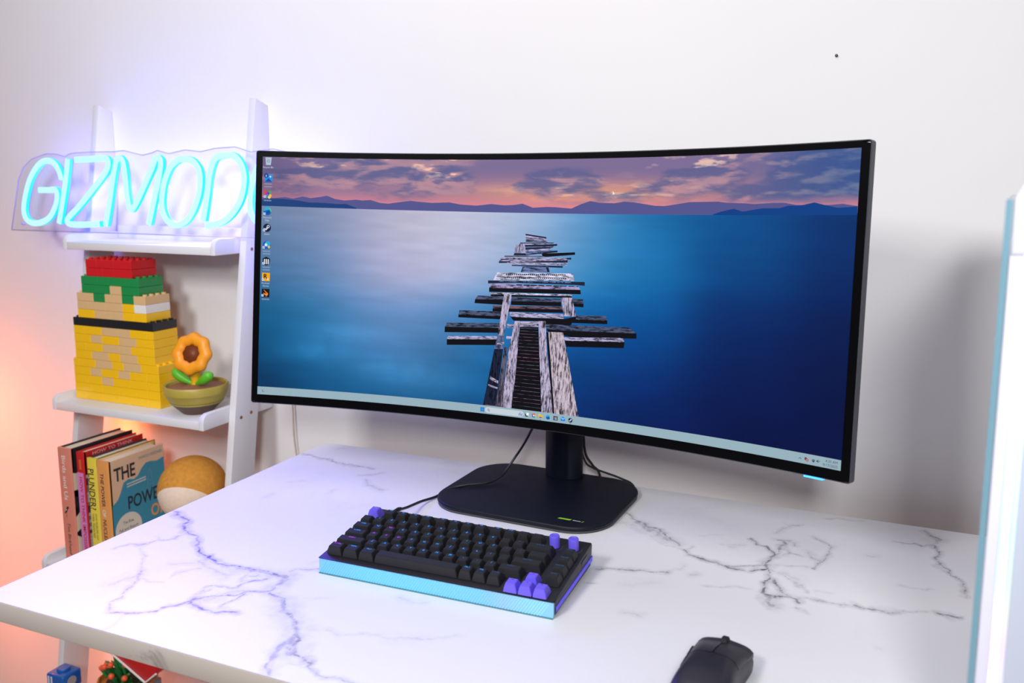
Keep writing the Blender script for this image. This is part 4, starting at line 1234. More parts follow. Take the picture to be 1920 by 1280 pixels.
# ------------------------------------------------------------------ books on the third tray
FLOOR3 = -0.293 + 0.016
M_pages = mat('book_pages', (232, 224, 204), 0.8, noise=0.10, nscale=300, stretch=(12, 1, 0.3))


def book(label, x0, x1, y0, depth, h, cov, spine_rgb=None, th=0.0022):
    t = thing('book', label, 'book', ((x0 + x1) / 2, y0 + depth / 2, FLOOR3), 0, 'books on the third tray')
    zt = FLOOR3 + h
    mc = mat('book_cover_%d_%d_%d' % cov, cov, 0.45, noise=0.04, nscale=30)
    cv = MB().box(x0, x0 + th, y0 + 0.002, y0 + depth, FLOOR3, zt, 0.0005, 1).box(x1 - th, x1, y0 + 0.002, y0 + depth, FLOOR3, zt, 0.0005, 1).build('cover', mc, t)
    ms = mat('book_spine_%d_%d_%d' % spine_rgb, spine_rgb, 0.45, noise=0.03, nscale=30) if spine_rgb else mc
    sp = MB().prism(rrect(x0, x1, y0, y0 + 0.006, [0.0022, 0.0022, 0, 0], 4), 'z', FLOOR3, zt).build('spine', ms, t)
    MB().box(x0 + th, x1 - th, y0 + 0.006, y0 + depth - 0.004, FLOOR3 + 0.003, zt - 0.004).build('page_block', M_pages, t, smooth=False)
    return t, cv, sp, zt


def spine_text(sp, s, x, y0, ztop, length, h, rgb, bold=0.0, name='lettering', skew=0.0):
    """reads downwards on the spine; x is the left edge of the letters' feet"""
    mb = MB()
    text_on(mb, s, (x, y0 - 0.0003, ztop), (0, 0, -1), (1, 0, 0), h, width=length, bold=bold, skew=skew)
    mb.build(name, mat('ink_%d_%d_%d' % rgb, rgb, 0.6), sp, smooth=False)


# salmon book
t, cv, sp, zt = book('salmon hardcover book with white title, leftmost on the third tray', -1.3680, -1.3310, 0.196, 0.155, 0.247, (40, 38, 42), (224, 136, 116))
spine_text(sp, 'Birds and Us', -1.3565, 0.196, zt - 0.016, 0.094, 0.0105, (240, 226, 220), 0.004)
spine_text(sp, 'Tim Birkhead', -1.3545, 0.196, zt - 0.158, 0.068, 0.0080, (44, 40, 46), 0.0, skew=0.2)
mb = MB()
bz = zt - 0.132
mb.add([(-1.3600, 0.1957, bz - .008), (-1.3535, 0.1957, bz - .004), (-1.3490, 0.1957, bz + .004), (-1.3462, 0.1957, bz + .006), (-1.3490, 0.1957, bz + .009), (-1.3530, 0.1957, bz + .007), (-1.3570, 0.1957, bz)], [(0, 1, 2, 3, 4, 5, 6)], 0)
mb.add([(-1.3565, 0.1956, bz - .002), (-1.3530, 0.1956, bz + .001), (-1.3545, 0.1956, bz + .004)], [(0, 1, 2)], 1)
mb.add([(-1.3545, 0.1957, bz - .005), (-1.3537, 0.1957, bz - .005), (-1.3545, 0.1957, bz - .015), (-1.3553, 0.1957, bz - .015)], [(0, 1, 2, 3)], 0)
mb.build('bird_print', [mat('ink_30_34_54', (30, 34, 54), 0.6), mat('ink_235_230_225', (235, 230, 225), 0.6)], sp, smooth=False)
mb = MB()
for (za, zb_, rr, mi) in ((0.203, 0.150, 0, 1), (0.150, 0.118, 0, 0), (0.110, 0.075, 0, 1), (0.064, 0.020, 0, 1)):
    ys = [0.1985 + 0.10 * k / 10 for k in range(11)]
    V = []
    for k, y in enumerate(ys):
        wob = 0.010 * math.sin(k * 0.9 + za * 50)
        V += [(-1.3308, y, FLOOR3 + za + wob), (-1.3308, y, FLOOR3 + zb_ + wob * 0.6)]
    mb.add(V, [(2 * k, 2 * k + 1, 2 * k + 3, 2 * k + 2) for k in range(10)], mi)
mb.build('cover_print', [mat('ink_40_38_42', (40, 38, 42), 0.6), mat('ink_236_222_190', (236, 222, 190), 0.6)], cv, smooth=False)

# red and pink book
t, cv, sp, zt = book('red and pink hardcover book with pink lettering, between salmon and yellow ones', -1.3245, -1.3035, 0.203, 0.150, 0.241, (200, 34, 36), (200, 34, 36))
mb = MB()
mb.add([(-1.3243, 0.2027, FLOOR3), (-1.3060, 0.2027, FLOOR3), (-1.3060, 0.2027, zt - 0.043), (-1.3243, 0.2027, zt - 0.043)], [(0, 1, 2, 3)], 0)
mb.build('pink_band', mat('pink_print', (214, 130, 190), 0.55), sp, smooth=False)
mb = MB()
text_on(mb, 'HOW TO THINK IMPOSSIBLY', (-1.3180, 0.2024, zt - 0.052), (0, 0, -1), (1, 0, 0), 0.0085, width=0.168, bold=0.012)
mb.build('lettering', mat('ink_188_20_60', (188, 20, 60), 0.6), sp, smooth=False)
mb = MB()
for k in range(2):
    for j in range(6):
        mb.box(-1.3155 + k * 0.003, -1.3140 + k * 0.003, 0.2024, 0.2028, zt - 0.018 - j * 0.0035, zt - 0.016 - j * 0.0035)
mb.build('small_print', mat('gold_print', (224, 150, 60), 0.5), sp, smooth=False)
mb = MB()
for k in range(26):
    z0 = FLOOR3 + 0.004 + k * 0.0073
    g = random.choice((0, 1, 1, 2))
    mb.add([(-1.3032, 0.206, z0), (-1.3032, 0.262, z0 + 0.004), (-1.3032, 0.262, z0 + 0.0108), (-1.3032, 0.206, z0 + 0.0068)], [(0, 1, 2, 3)], g)
mb.build('cover_print', [mat('ink_92_66_100', (92, 66, 100), 0.6), mat('ink_206_198_200', (206, 198, 200), 0.6), mat('ink_150_132_128', (150, 132, 128), 0.6)], cv, smooth=False)
mb = MB()
text_on(mb, 'HOW TO THINK', (-1.3031, 0.225, zt - 0.0105), (0, 1, 0), (0, 0, 1), 0.007, width=0.10)
mb.build('lettering', mat('ink_240_200_205', (240, 200, 205), 0.6), cv, smooth=False)

# yellow book
t, cv, sp, zt = book('yellow book with tall black title letters, third from left on the third tray', -1.2950, -1.2690, 0.203, 0.150, 0.232, (54, 50, 56), (236, 214, 76))
spine_text(sp, 'PLUNDER?', -1.2925, 0.203, zt - 0.022, 0.086, 0.0155, (40, 40, 44), 0.01)
spine_text(sp, 'HOW MUSEUMS GOT', -1.2815, 0.203, zt - 0.116, 0.056, 0.0052, (70, 66, 50))
spine_text(sp, 'THEIR TREASURES', -1.2900, 0.203, zt - 0.116, 0.052, 0.0052, (70, 66, 50))
spine_text(sp, 'Justin M. Jacobs', -1.2850, 0.203, zt - 0.182, 0.044, 0.0052, (150, 138, 60))
mb = MB()
mb.add([(-1.2688, 0.203, zt - 0.014), (-1.2688, 0.350, zt - 0.014), (-1.2688, 0.350, zt - 0.001), (-1.2688, 0.203, zt - 0.001)], [(0, 1, 2, 3)], 0)
mb.add([(-1.2688, 0.2045, zt - 0.150), (-1.2688, 0.240, zt - 0.150), (-1.2688, 0.240, zt - 0.105), (-1.2688, 0.2045, zt - 0.105)], [(0, 1, 2, 3)], 1)
mb.build('cover_print', [mat('ink_232_212_80', (232, 212, 80), 0.6), mat('ink_220_210_196', (220, 210, 196), 0.6)], cv, smooth=False)

# orange book with the cover facing right
t, cv, sp, zt = book('orange-spined book with teal and peach cover, nearest the plush ball', -1.2650, -1.2330, 0.2000, 0.140, 0.2305, (232, 196, 164), (232, 158, 88))
spine_text(sp, 'THE POWER', -1.2560, 0.2000, zt - 0.024, 0.070, 0.0088, (38, 44, 52), 0.012, skew=0.12)
spine_text(sp, 'OF', -1.2560, 0.2000, zt - 0.100, 0.015, 0.0088, (232, 226, 216), 0.012, skew=0.12)
spine_text(sp, 'NUCLEAR', -1.2560, 0.2000, zt - 0.121, 0.056, 0.0088, (38, 44, 52), 0.012, skew=0.12)
spine_text(sp, 'MARCO VISSCHER', -1.2545, 0.2000, zt - 0.182, 0.040, 0.0050, (60, 130, 150))
FX = -1.2328
mb = MB()
Y0c = 0.200
CUR = [(0.004, 0.138), (0.018, 0.147), (0.026, 0.160), (0.034, 0.178), (0.046, 0.182), (0.060, 0.178), (0.070, 0.182), (0.082, 0.196), (0.092, 0.203), (0.104, 0.203), (0.120, 0.199), (0.140, 0.203)]
V = []
for y, z in CUR:
    V += [(FX, Y0c + y, FLOOR3 + 0.071), (FX, Y0c + y, FLOOR3 + z)]
mb.add(V, [(2 * k, 2 * k + 2, 2 * k + 3, 2 * k + 1) for k in range(len(CUR) - 1)], 0)
mb.add([(FX, Y0c + .004, FLOOR3 + .060), (FX, Y0c + .140, FLOOR3 + .060), (FX, Y0c + .140, FLOOR3 + .071), (FX, Y0c + .004, FLOOR3 + .071)], [(0, 1, 2, 3)], 1)
mb.add([(FX + .0002, Y0c + .040 + .033 * math.cos(a), FLOOR3 + .080 + .033 * math.sin(a)) for a in [2 * math.pi * k / 36 for k in range(36)]], [tuple(range(36))], 2)
for k in range(6):
    z0, z1 = 0.128 + k * 0.010, 0.138 + k * 0.010
    w0, w1 = 0.012 - k * 0.0017, 0.012 - (k + 1) * 0.0017
    for sg in (-1, 1):
        mb.add([(FX + .0002, Y0c + .100 + sg * w0, FLOOR3 + z0), (FX + .0002, Y0c + .1008 + sg * w0, FLOOR3 + z0), (FX + .0002, Y0c + .1008 + sg * w1, FLOOR3 + z1), (FX + .0002, Y0c + .100 + sg * w1, FLOOR3 + z1)], [(0, 1, 2, 3)], 3)
        mb.add([(FX + .0002, Y0c + .100 - sg * w0, FLOOR3 + z0), (FX + .0002, Y0c + .1006 - sg * w0, FLOOR3 + z0), (FX + .0002, Y0c + .1006 + sg * w1, FLOOR3 + z1), (FX + .0002, Y0c + .100 + sg * w1, FLOOR3 + z1)], [(0, 1, 2, 3)], 3)
mb.build('cover_print', [mat('teal_print', (58, 148, 178), 0.55), mat('ink_236_160_84', (236, 160, 84), 0.55), mat('ink_226_220_208', (226, 220, 208), 0.6), mat('ink_120_170_190', (120, 170, 190), 0.6)], cv, smooth=False)
fx = FX + 0.0003
INK = [mat('ink_38_44_52', (38, 44, 52), 0.6), mat('ink_236_160_84', (236, 160, 84), 0.55), mat('ink_110_160_172', (110, 160, 172), 0.6), mat('ink_70_72_76', (70, 72, 76), 0.6)]


def cov(s, y, z, h, wd, mi, bold=0.0):
    mb = MB()
    text_on(mb, s, (fx, Y0c + y, FLOOR3 + z), (0, 1, 0), (0, 0, 1), h, width=wd, bold=bold)
    mb.build('lettering', INK[mi], cv, smooth=False)


cov('THE', 0.012, 0.186, 0.027, 0.052, 0, 0.02)
cov('POWER', 0.042, 0.119, 0.027, 0.094, 0, 0.015)
cov('OF', 0.098, 0.084, 0.025, 0.036, 1, 0.02)
cov('NUCLEAR', 0.040, 0.022, 0.025, 0.092, 0, 0.015)
cov('MARCO VISSCHER', 0.075, 0.2145, 0.0062, 0.060, 2)
cov('The Rise,', 0.0265, 0.0915, 0.0065, 0.027, 3)
cov('Fall and Return', 0.0165, 0.0780, 0.0065, 0.047, 3)
cov('of Our Mightiest', 0.0160, 0.0645, 0.0065, 0.048, 3)
cov('Energy Source', 0.0200, 0.0515, 0.0065, 0.040, 3)
mb = MB()
for j in range(2):
    for k in range(14):
        mb.box(fx - 0.0002, fx, Y0c + 0.042 + k * 0.0035, Y0c + 0.0445 + k * 0.0035, FLOOR3 + 0.171 - j * 0.0055 + k * 0.0001, FLOOR3 + 0.1735 - j * 0.0055 + k * 0.0001)
mb.build('small_print', mat('ink_226_220_208', (226, 220, 208), 0.6), cv, smooth=False)

# ------------------------------------------------------------------ plush ball
M_pl1 = mat('caramel_plush', (205, 140, 52), 0.95, noise=0.12, nscale=120, bump=0.5)
M_pl2 = mat('cream_plush', (236, 212, 190), 0.95, noise=0.05, nscale=120, bump=0.4)
plush = thing('plush_ball', 'round caramel and cream plush ball toy to the right of the books', 'plush toy', (-1.090, 0.275, FLOOR3))
MB().ball((-1.090, 0.275, FLOOR3 + 0.062), 0.062, 24, 16, sc=(1.0, 0.9, 1.0)).build('lower_ball', M_pl1, plush)
b = bmesh.new()
bmesh.ops.create_uvsphere(b, u_segments=32, v_segments=22, radius=0.067)
axis = Vector((0.25, -0.72, -0.65)).normalized()
M_ = Matrix.Translation((-1.090, 0.275, FLOOR3 + 0.172))
cream, caramel = MB(), MB()
bmesh.ops.bisect_plane(b, geom=list(b.verts) + list(b.edges) + list(b.faces), plane_co=axis * 0.030, plane_no=axis)
b.verts.index_update()
vv = [M_ @ v.co for v in b.verts]
fc = [[v.index for v in f.verts] for f in b.faces if f.calc_center_median().dot(axis) > 0.030]
fk = [[v.index for v in f.verts] for f in b.faces if f.calc_center_median().dot(axis) <= 0.030]
b.free()
cream.add(vv, fc).build('cream_panel', M_pl2, plush, angle=3.2)
caramel.add(vv, fk).build('caramel_panel', M_pl1, plush, angle=3.2)

# ------------------------------------------------------------------ toy brick tower on the second tray
FLOOR2 = 0.036 + 0.016
U, BH = 0.0158, 0.0174
BRK = {}
BCOL = {'y': (250, 196, 12), 't': (222, 184, 132), 'k': (26, 26, 30), 'g': (24, 140, 70), 'r': (206, 22, 30), 'w': (236, 232, 226), 's': (150, 156, 162)}


def brick_mesh(n, c):
    if (n, c) in BRK:
        return BRK[(n, c)]
    mb = MB().box(0.0002, n * U - 0.0002, 0, 4 * U, 0.0002, BH - 0.0001, 0.0007, 1)
    for i in range(n):
        for j in range(4):
            mb.lathe([(0.0046, BH - 0.0002), (0.0046, BH + 0.0032)], (i + 0.5) * U, (j + 0.5) * U, 10)
    BRK[(n, c)] = mb.mesh('brick', mat('brick_plastic_' + c, BCOL[c], 0.22, spec=0.5, coat=0.3))
    return BRK[(n, c)]


tower = thing('toy_brick_tower', 'stepped tower of yellow, tan, green and red toy bricks on the second tray', 'toy bricks', (-1.280, 0.305, FLOOR2))
ROWS = [  # offset in studs, then runs of bricks (length, colour)
    (0.5, '2y3y3y2y3y2y'), (0.5, '3y2y3y3y2y2y'), (0.5, '2y3y2t3y3y2y'), (0.5, '3y2t3y2t3y2y'), (0.5, '1y3y3t2y3t3y'), (1, '3y3t2y3t3y'), (1, '2y3y3t2t3y1y'), (1, '3y2t3y3t3y'), (1, '2y3y3t2t3y1y'),
    (1, '3k2k3k3k3k'), (2, '3y3t2t2y2y'), (2, '2t3t3t2y2w'), (2, '3t2g3t2g2t'), (3, '2g3g2t3g'), (3, '3g2g3g2g'), (4, '3r2r3r'), (4, '2r3r3r')]
for k, (o0, runs) in enumerate(ROWS):
    x = o0 * U - 8.0 * U
    for i in range(0, len(runs), 2):
        n, c = int(runs[i]), runs[i + 1]
        place(brick_mesh(n, c), 'brick', tower, (x, -2 * U, k * BH))
        x += n * U

# ------------------------------------------------------------------ toy flower in a bowl pot
PXc, PYc = -1.0815, 0.290
flower = thing('toy_flower', 'orange toy flower with two green leaves in an olive bowl pot', 'toy flower', (PXc, PYc, FLOOR2))
M_olive = mat('olive_pot', (176, 158, 66), 0.4, noise=0.05)
MB().lathe([(0.028, FLOOR2), (0.034, FLOOR2 + 0.006), (0.046, FLOOR2 + 0.018), (0.0525, FLOOR2 + 0.026)], PXc, PYc, 40).build('pot_foot', mat('brown_pot_foot', (92, 66, 58), 0.45), flower)
MB().lathe([(0.0495, FLOOR2 + 0.021), (0.056, FLOOR2 + 0.033), (0.0585, FLOOR2 + 0.040), (0.060, FLOOR2 + 0.0415), (0.0615, FLOOR2 + 0.054), (0.0595, FLOOR2 + 0.058), (0.056, FLOOR2 + 0.0565), (0.054, FLOOR2 + 0.050)], PXc, PYc, 48).build('pot_bowl', M_olive, flower)
MB().lathe([(0.0545, FLOOR2 + 0.048), (0.052, FLOOR2 + 0.0525), (0.020, FLOOR2 + 0.0535), (0.014, FLOOR2 + 0.0565), (0.010, FLOOR2 + 0.0565)], PXc, PYc, 36).build('soil', mat('toy_soil', (150, 98, 66), 0.6), flower)
MB().tube([(PXc, PYc, FLOOR2 + 0.05), (PXc, PYc, FLOOR2 + 0.064), (PXc, PYc - 0.002, FLOOR2 + 0.082)], [0.011, 0.008, 0.012], 14).build('stem', mat('yellow_stem', (236, 180, 30), 0.4), flower)
M_leaf = mat('toy_leaf', (96, 190, 40), 0.4)
for sg in (-1, 1):
    mb = MB()
    P = [(PXc + sg * 0.006, PYc - 0.004, FLOOR2 + 0.058), (PXc + sg * 0.020, PYc - 0.006, FLOOR2 + 0.064), (PXc + sg * 0.034, PYc - 0.008, FLOOR2 + 0.072), (PXc + sg * 0.044, PYc - 0.008, FLOOR2 + 0.080), (PXc + sg * 0.049, PYc - 0.008, FLOOR2 + 0.084)]
    mb.tube(smooth_path(P, 3), [0.004, 0.005, 0.006, 0.0075, 0.009, 0.0098, 0.0102, 0.0102, 0.0098, 0.0088, 0.007, 0.0045, 0.0012], 12)
    mb.build('leaf', M_leaf, flower)
RB = Matrix.Translation((PXc, PYc - 0.006, FLOOR2 + 0.118)) @ Matrix.Rotation(math.radians(10), 4, 'Z') @ Matrix.Rotation(math.radians(72), 4, 'X')
M_pet = mat('orange_petal', (246, 158, 24), 0.4)
mb = MB()
nU, nV = 60, 14
V, Fc = [], []
for i in range(nU):
    a = 2 * math.pi * i / nU
    lob = 1 + 0.05 * math.cos(8 * a)
    for j in range(nV):
        t = 2 * math.pi * j / nV
        R = (0.029 + 0.0125 * math.cos(t)) * lob
        V.append(RB @ Vector((R * math.cos(a), R * math.sin(a), 0.010 * math.sin(t))))
for i in range(nU):
    for j in range(nV):
        Fc.append((i * nV + j, ((i + 1) % nU) * nV + j, ((i + 1) % nU) * nV + (j + 1) % nV, i * nV + (j + 1) % nV))
mb.add(V, Fc).build('petal_ring', M_pet, flower, angle=3)
mb = MB()
mb.lathe([(0.021, 0.004), (0.016, -0.004), (0.008, -0.009), (0.001, -0.011)], 0, 0, 32, M=RB)
mb.build('flower_cup', mat('brown_flower_cup', (120, 58, 22), 0.5), flower, angle=3)

# ------------------------------------------------------------------ toys on the bottom tray
FLOOR4 = -0.64 + 0.016
bt = thing('toy_block_figure', 'blue striped toy block on a small yellow block, lower left under the desk', 'toy block', (-1.345, 0.155, FLOOR4))
M_blue = mat('blue_brick', (18, 92, 176), 0.3, coat=0.3)
MB().box(-1.362, -1.328, 0.140, 0.170, FLOOR4, -0.556, 0.002).build('lower_block', mat('brick_plastic_y', BCOL['y'], 0.22), bt)
MB().box(-1.352, -1.338, 0.150, 0.166, -0.556, -0.523, 0.002).build('neck_block', mat('brick_plastic_t', BCOL['t'], 0.22), bt)
hb = MB().box(-1.370, -1.322, 0.132, 0.176, -0.524, -0.489, 0.004, 3).build('upper_block', M_blue, bt)
MB().lathe([(0.013, -0.490), (0.013, -0.484), (0.0115, -0.4825)], -1.346, 0.154, 20).build('stud', M_blue, hb)
for x in (-1.364, -1.356):
    MB().box(x, x + 0.0035, 0.1312, 0.1325, -0.520, -0.494).build('stripe', mat('white_stripe', (226, 228, 232), 0.5), hb, smooth=False)
MB().lathe([(0.010, 0), (0.010, 0.0008)], seg=24, M=Matrix.Translation((-1.3215, 0.152, -0.506)) @ Matrix.Rotation(math.pi / 2, 4, 'Y')).build('round_print', mat('grey_print', (170, 160, 160), 0.5), hb)

pl = thing('toy_planter', 'brown toy planter of green leaves and orange berries on the bottom tray', 'toy plant', (-1.262, 0.235, FLOOR4))
MB().lathe([(0.048, FLOOR4), (0.056, FLOOR4 + 0.03), (0.060, -0.530), (0.056, -0.5285), (0.052, -0.536)], -1.262, 0.235, 14).build('barrel', mat('toy_barrel', (172, 106, 44), 0.45, noise=0.2, nscale=40, stretch=(1, 1, 0.2)), pl, smooth=False)
MB().lathe([(0.054, -0.538), (0.02, -0.532)], -1.262, 0.235, 16).build('soil', mat('dark_toy_soil', (40, 44, 30), 0.8), pl)
M_gl = mat('toy_green', (22, 120, 56), 0.35)
for k in range(34):
    a, rr = random.uniform(0, 6.28), random.uniform(0.005, 0.05)
    x, y = -1.262 + rr * math.cos(a), 0.235 + rr * math.sin(a)
    z = -0.535
    lx_, ly_, lz_ = math.cos(a) * random.uniform(0.01, 0.028), math.sin(a) * random.uniform(0.01, 0.028), random.uniform(0.012, 0.045)
    mb = MB()
    mb.tube([(x, y, z), (x + lx_ * .5, y + ly_ * .5, z + lz_ * .8), (x + lx_, y + ly_, z + lz_)], [0.003, 0.0048, 0.0006], 6)
    mb.build('leaf', M_gl, pl)
MB().tube([(-1.285, 0.245, -0.535), (-1.283, 0.245, -0.44)], [0.009, 0.010], 10).build('stalk', M_gl, pl)
for k, (dx, dy, dz) in enumerate(((-0.036, -0.030, 0.034), (-0.024, -0.034, 0.040), (0.006, -0.044, 0.032), (0.034, -0.036, 0.030), (-0.010, -0.030, 0.046), (0.02, -0.02, 0.048), (-0.045, -0.01, 0.03))):
    MB().ball((-1.262 + dx, 0.235 + dy, -0.535 + dz), 0.0062, 12, 8).build('berry', mat('orange_berry', (236, 96, 56), 0.4), pl)

cn = thing('toy_awning', 'red toy awning with white edge on a grey post under the desk', 'toy awning', (-1.165, 0.225, FLOOR4))
MB().tube([(-1.165, 0.225, FLOOR4), (-1.165, 0.225, -0.505)], 0.007, 14).lathe([(0.012, FLOOR4), (0.012, FLOOR4 + 0.004)], -1.165, 0.225, 16).build('post', mat('toy_grey', (120, 124, 130), 0.4), cn)
mb = MB()
mb.prism([(-1.255, -0.452), (-1.165, -0.495), (-1.135, -0.470), (-1.135, -0.44), (-1.255, -0.43)], 'y', 0.195, 0.255, 0.001)
mb.build('canopy', mat('toy_red', (200, 28, 34), 0.35), cn)
mb = MB()
mb.tube([(-1.256, 0.194, -0.452), (-1.165, 0.194, -0.496), (-1.134, 0.194, -0.470)], 0.0022, 8)
mb.build('white_edge', mat('toy_white', (232, 228, 226), 0.4), cn)

# ------------------------------------------------------------------ keyboard
KB = thing('keyboard', 'compact black keyboard with violet accent keys and glowing blue front bar', 'keyboard', (-0.4866, -0.1167, 0), 0.0208)
M_case = mat('keyboard_case', (30, 29, 36), 0.45, noise=0.03, nscale=80)
M_key = mat('black_keycap', (34, 34, 38), 0.5, spec=0.4)
M_vio = mat('violet_plastic', (108, 92, 226), 0.42)
M_vio_band = mat('violet_band', (86, 72, 214), 0.4, emit=(70, 60, 220), estr=0.35)
SL = 0.115                       # slope of the top plate


def ktop(y):
    return 0.0205 + SL * y


KW, KD = 0.3265, 0.1430
mb = MB()
mb.prism([(0.004, 0.004), (0.004, 0.0195), (0.0005, 0.0195), (-0.0005, 0.0205), (0.002, 0.0212), (KD - 0.002, ktop(KD)), (KD, ktop(KD) - 0.003), (KD - 0.002, 0.0185), (KD - 0.002, 0.012), (0.02, 0.004)], 'x', 0.0, KW, 0.0012)
case = mb.build('case', M_case, KB, local=True)
mb = MB()
mb.prism([(0.006, 0.006), (KD - 0.001, 0.0125), (KD + 0.0005, 0.0185), (0.006, 0.0125)], 'x', -0.0006, KW + 0.0006)
mb.build('accent_band', M_vio_band, KB, local=True)
mb = MB()
mb.prism([(0.004, 0.002), (KD - 0.002, 0.0065), (KD - 0.001, 0.0125), (0.004, 0.006)], 'x', 0.0015, KW - 0.0015)
mb.build('bottom_plate', M_case, KB, local=True)
for x in (0.03, KW - 0.03):
    mb = MB().box(x - 0.012, x + 0.012, 0.004, 0.012, 0.0, 0.0036, 0.0006).box(x - 0.012, x + 0.012, KD - 0.016, KD - 0.006, 0.0, 0.0085, 0.0006)
    mb.build('foot', M_dark, KB, local=True)
# glowing front bar with slanted ribs
M_bar = bpy.data.materials.new('front_light_bar')
M_bar.use_nodes = True
nt = M_bar.node_tree
b = nt.nodes['Principled BSDF']
b.inputs['Base Color'].default_value = (*lin((120, 180, 215)), 1)
b.inputs['Roughness'].default_value = 0.25
tc = nt.nodes.new('ShaderNodeTexCoord')
sp_ = nt.nodes.new('ShaderNodeSeparateXYZ')
nt.links.new(tc.outputs['Object'], sp_.inputs[0])
mr = nt.nodes.new('ShaderNodeMapRange')
mr.inputs['From Max'].default_value = KW
nt.links.new(sp_.outputs['X'], mr.inputs['Value'])
cr = nt.nodes.new('ShaderNodeValToRGB')
el = cr.color_ramp.elements
el[0].position, el[0].color = 0.0, (*lin((64, 150, 222)), 1)
el[1].position, el[1].color = 1.0, (*lin((150, 205, 245)), 1)
for p_, c_ in ((0.25, (66, 182, 248)), (0.5, (76, 182, 242)), (0.72, (104, 170, 222)), (0.80, (160, 160, 195)), (0.90, (150, 195, 240))):
    e = el.new(p_)
    e.color = (*lin(c_), 1)
nt.links.new(mr.outputs['Result'], cr.inputs['Fac'])
nt.links.new(cr.outputs['Color'], b.inputs['Emission Color'])
b.inputs['Emission Strength'].default_value = 0.20
mb = MB()
mb.prism([(-0.0005, 0.0008), (0.0038, 0.0008), (0.0038, 0.0192), (0.0008, 0.0192)], 'x', 0.001, KW - 0.001)
bar = mb.build('light_bar', M_bar, KB, local=True, label='ribbed diffuser bar glowing light blue')
mb = MB()
n_r = 84
for k in range(n_r):
    x0 = 0.001 + k * (KW - 0.0150) / n_r
    dx = 0.0115
    w_ = 0.0020
    yb, yt = -0.0006, 0.0007
    mb.add([(x0, yb, 0.0016), (x0 + w_, yb, 0.0016), (x0 + w_ * .5, yb - 0.0011, 0.0016), (x0 + dx, yt, 0.0188), (x0 + dx + w_, yt, 0.0188), (x0 + dx + w_ * .5, yt - 0.0011, 0.0188)],
           [(0, 3, 5, 2), (2, 5, 4, 1), (0, 2, 1), (3, 4, 5)])
M_rib = M_bar.copy()
M_rib.name = 'front_light_ribs'
M_rib.node_tree.nodes['Principled BSDF'].inputs['Emission Strength'].default_value = 0.60
rb = mb.build('ribs', M_rib, bar, local=True, smooth=False)
mb = MB().box(0.001, KW - 0.001, -0.0018, 0.0025, 0.0, 0.0014, 0.0003)
mb.build('bar_lip', mat('teal_plastic', (70, 130, 140), 0.3), bar, local=True)

# keys: each keycap is a part, its legend a sub-part
P1 = 0.01905
X0 = 0.0060
ANG = math.atan(SL)
ROWY = {'f': 0.1175, 'n': 0.0945, 't': 0.0755, 'c': 0.0565, 's': 0.0375, 'b': 0.0185}
CAPS = {}


def cap_mesh(u, key, hgt=0.0112):
    k = (round(u, 3), key, hgt)
    if k in CAPS:
        return CAPS[k]
    w_ = u * P1 - 0.0011
    d_ = P1 - 0.0011
    b = bmesh.new()
    lv = []
    for (z, ix, iy0, iy1) in ((0.0, 0, 0, 0), (hgt * .55, 0.0012, 0.0010, 0.0016), (hgt, 0.0030, 0.0022, 0.0045)):
        lv.append([b.verts.new(p) for p in ((-w_ / 2 + ix, -d_ / 2 + iy0, z), (w_ / 2 - ix, -d_ / 2 + iy0, z), (w_ / 2 - ix, d_ / 2 - iy1, z + (0.0004 if z == hgt else 0)), (-w_ / 2 + ix, d_ / 2 - iy1, z + (0.0004 if z == hgt else 0)))])
    for a, c in ((0, 1), (1, 2)):
        for i in range(4):
            b.faces.new((lv[a][i], lv[a][(i + 1) % 4], lv[c][(i + 1) % 4], lv[c][i]))
    b.faces.new(lv[2])
    b.faces.new(lv[0][::-1])
    bmesh.ops.bevel(b, geom=[e for e in b.edges if max(v.co.z for v in e.verts) > 0.001 and not (abs(e.verts[0].co.z - hgt * .55) < 1e-6 and abs(e.verts[1].co.z - hgt * .55) < 1e-6)], offset=0.0006, segments=2, affect='EDGES')
    mb = MB().bm(b)
    CAPS[k] = mb.mesh('keycap', M_vio if key == 'v' else M_key, angle=0.5)
    return CAPS[k]


M_leg_b = mat('blue_legend', (20, 110, 190), 0.5, emit=(20, 140, 230), estr=0.75)
M_leg_d = mat('dim_legend', (24, 60, 90), 0.5, emit=(20, 100, 160), estr=0.22)
M_leg_p = mat('purple_legend', (140, 40, 190), 0.5, emit=(170, 40, 215), estr=0.7)
M_leg_w = mat('grey_legend', (150, 150, 156), 0.5)
M_leg_v = mat('violet_legend', (66, 52, 170), 0.5)
LEG = {}


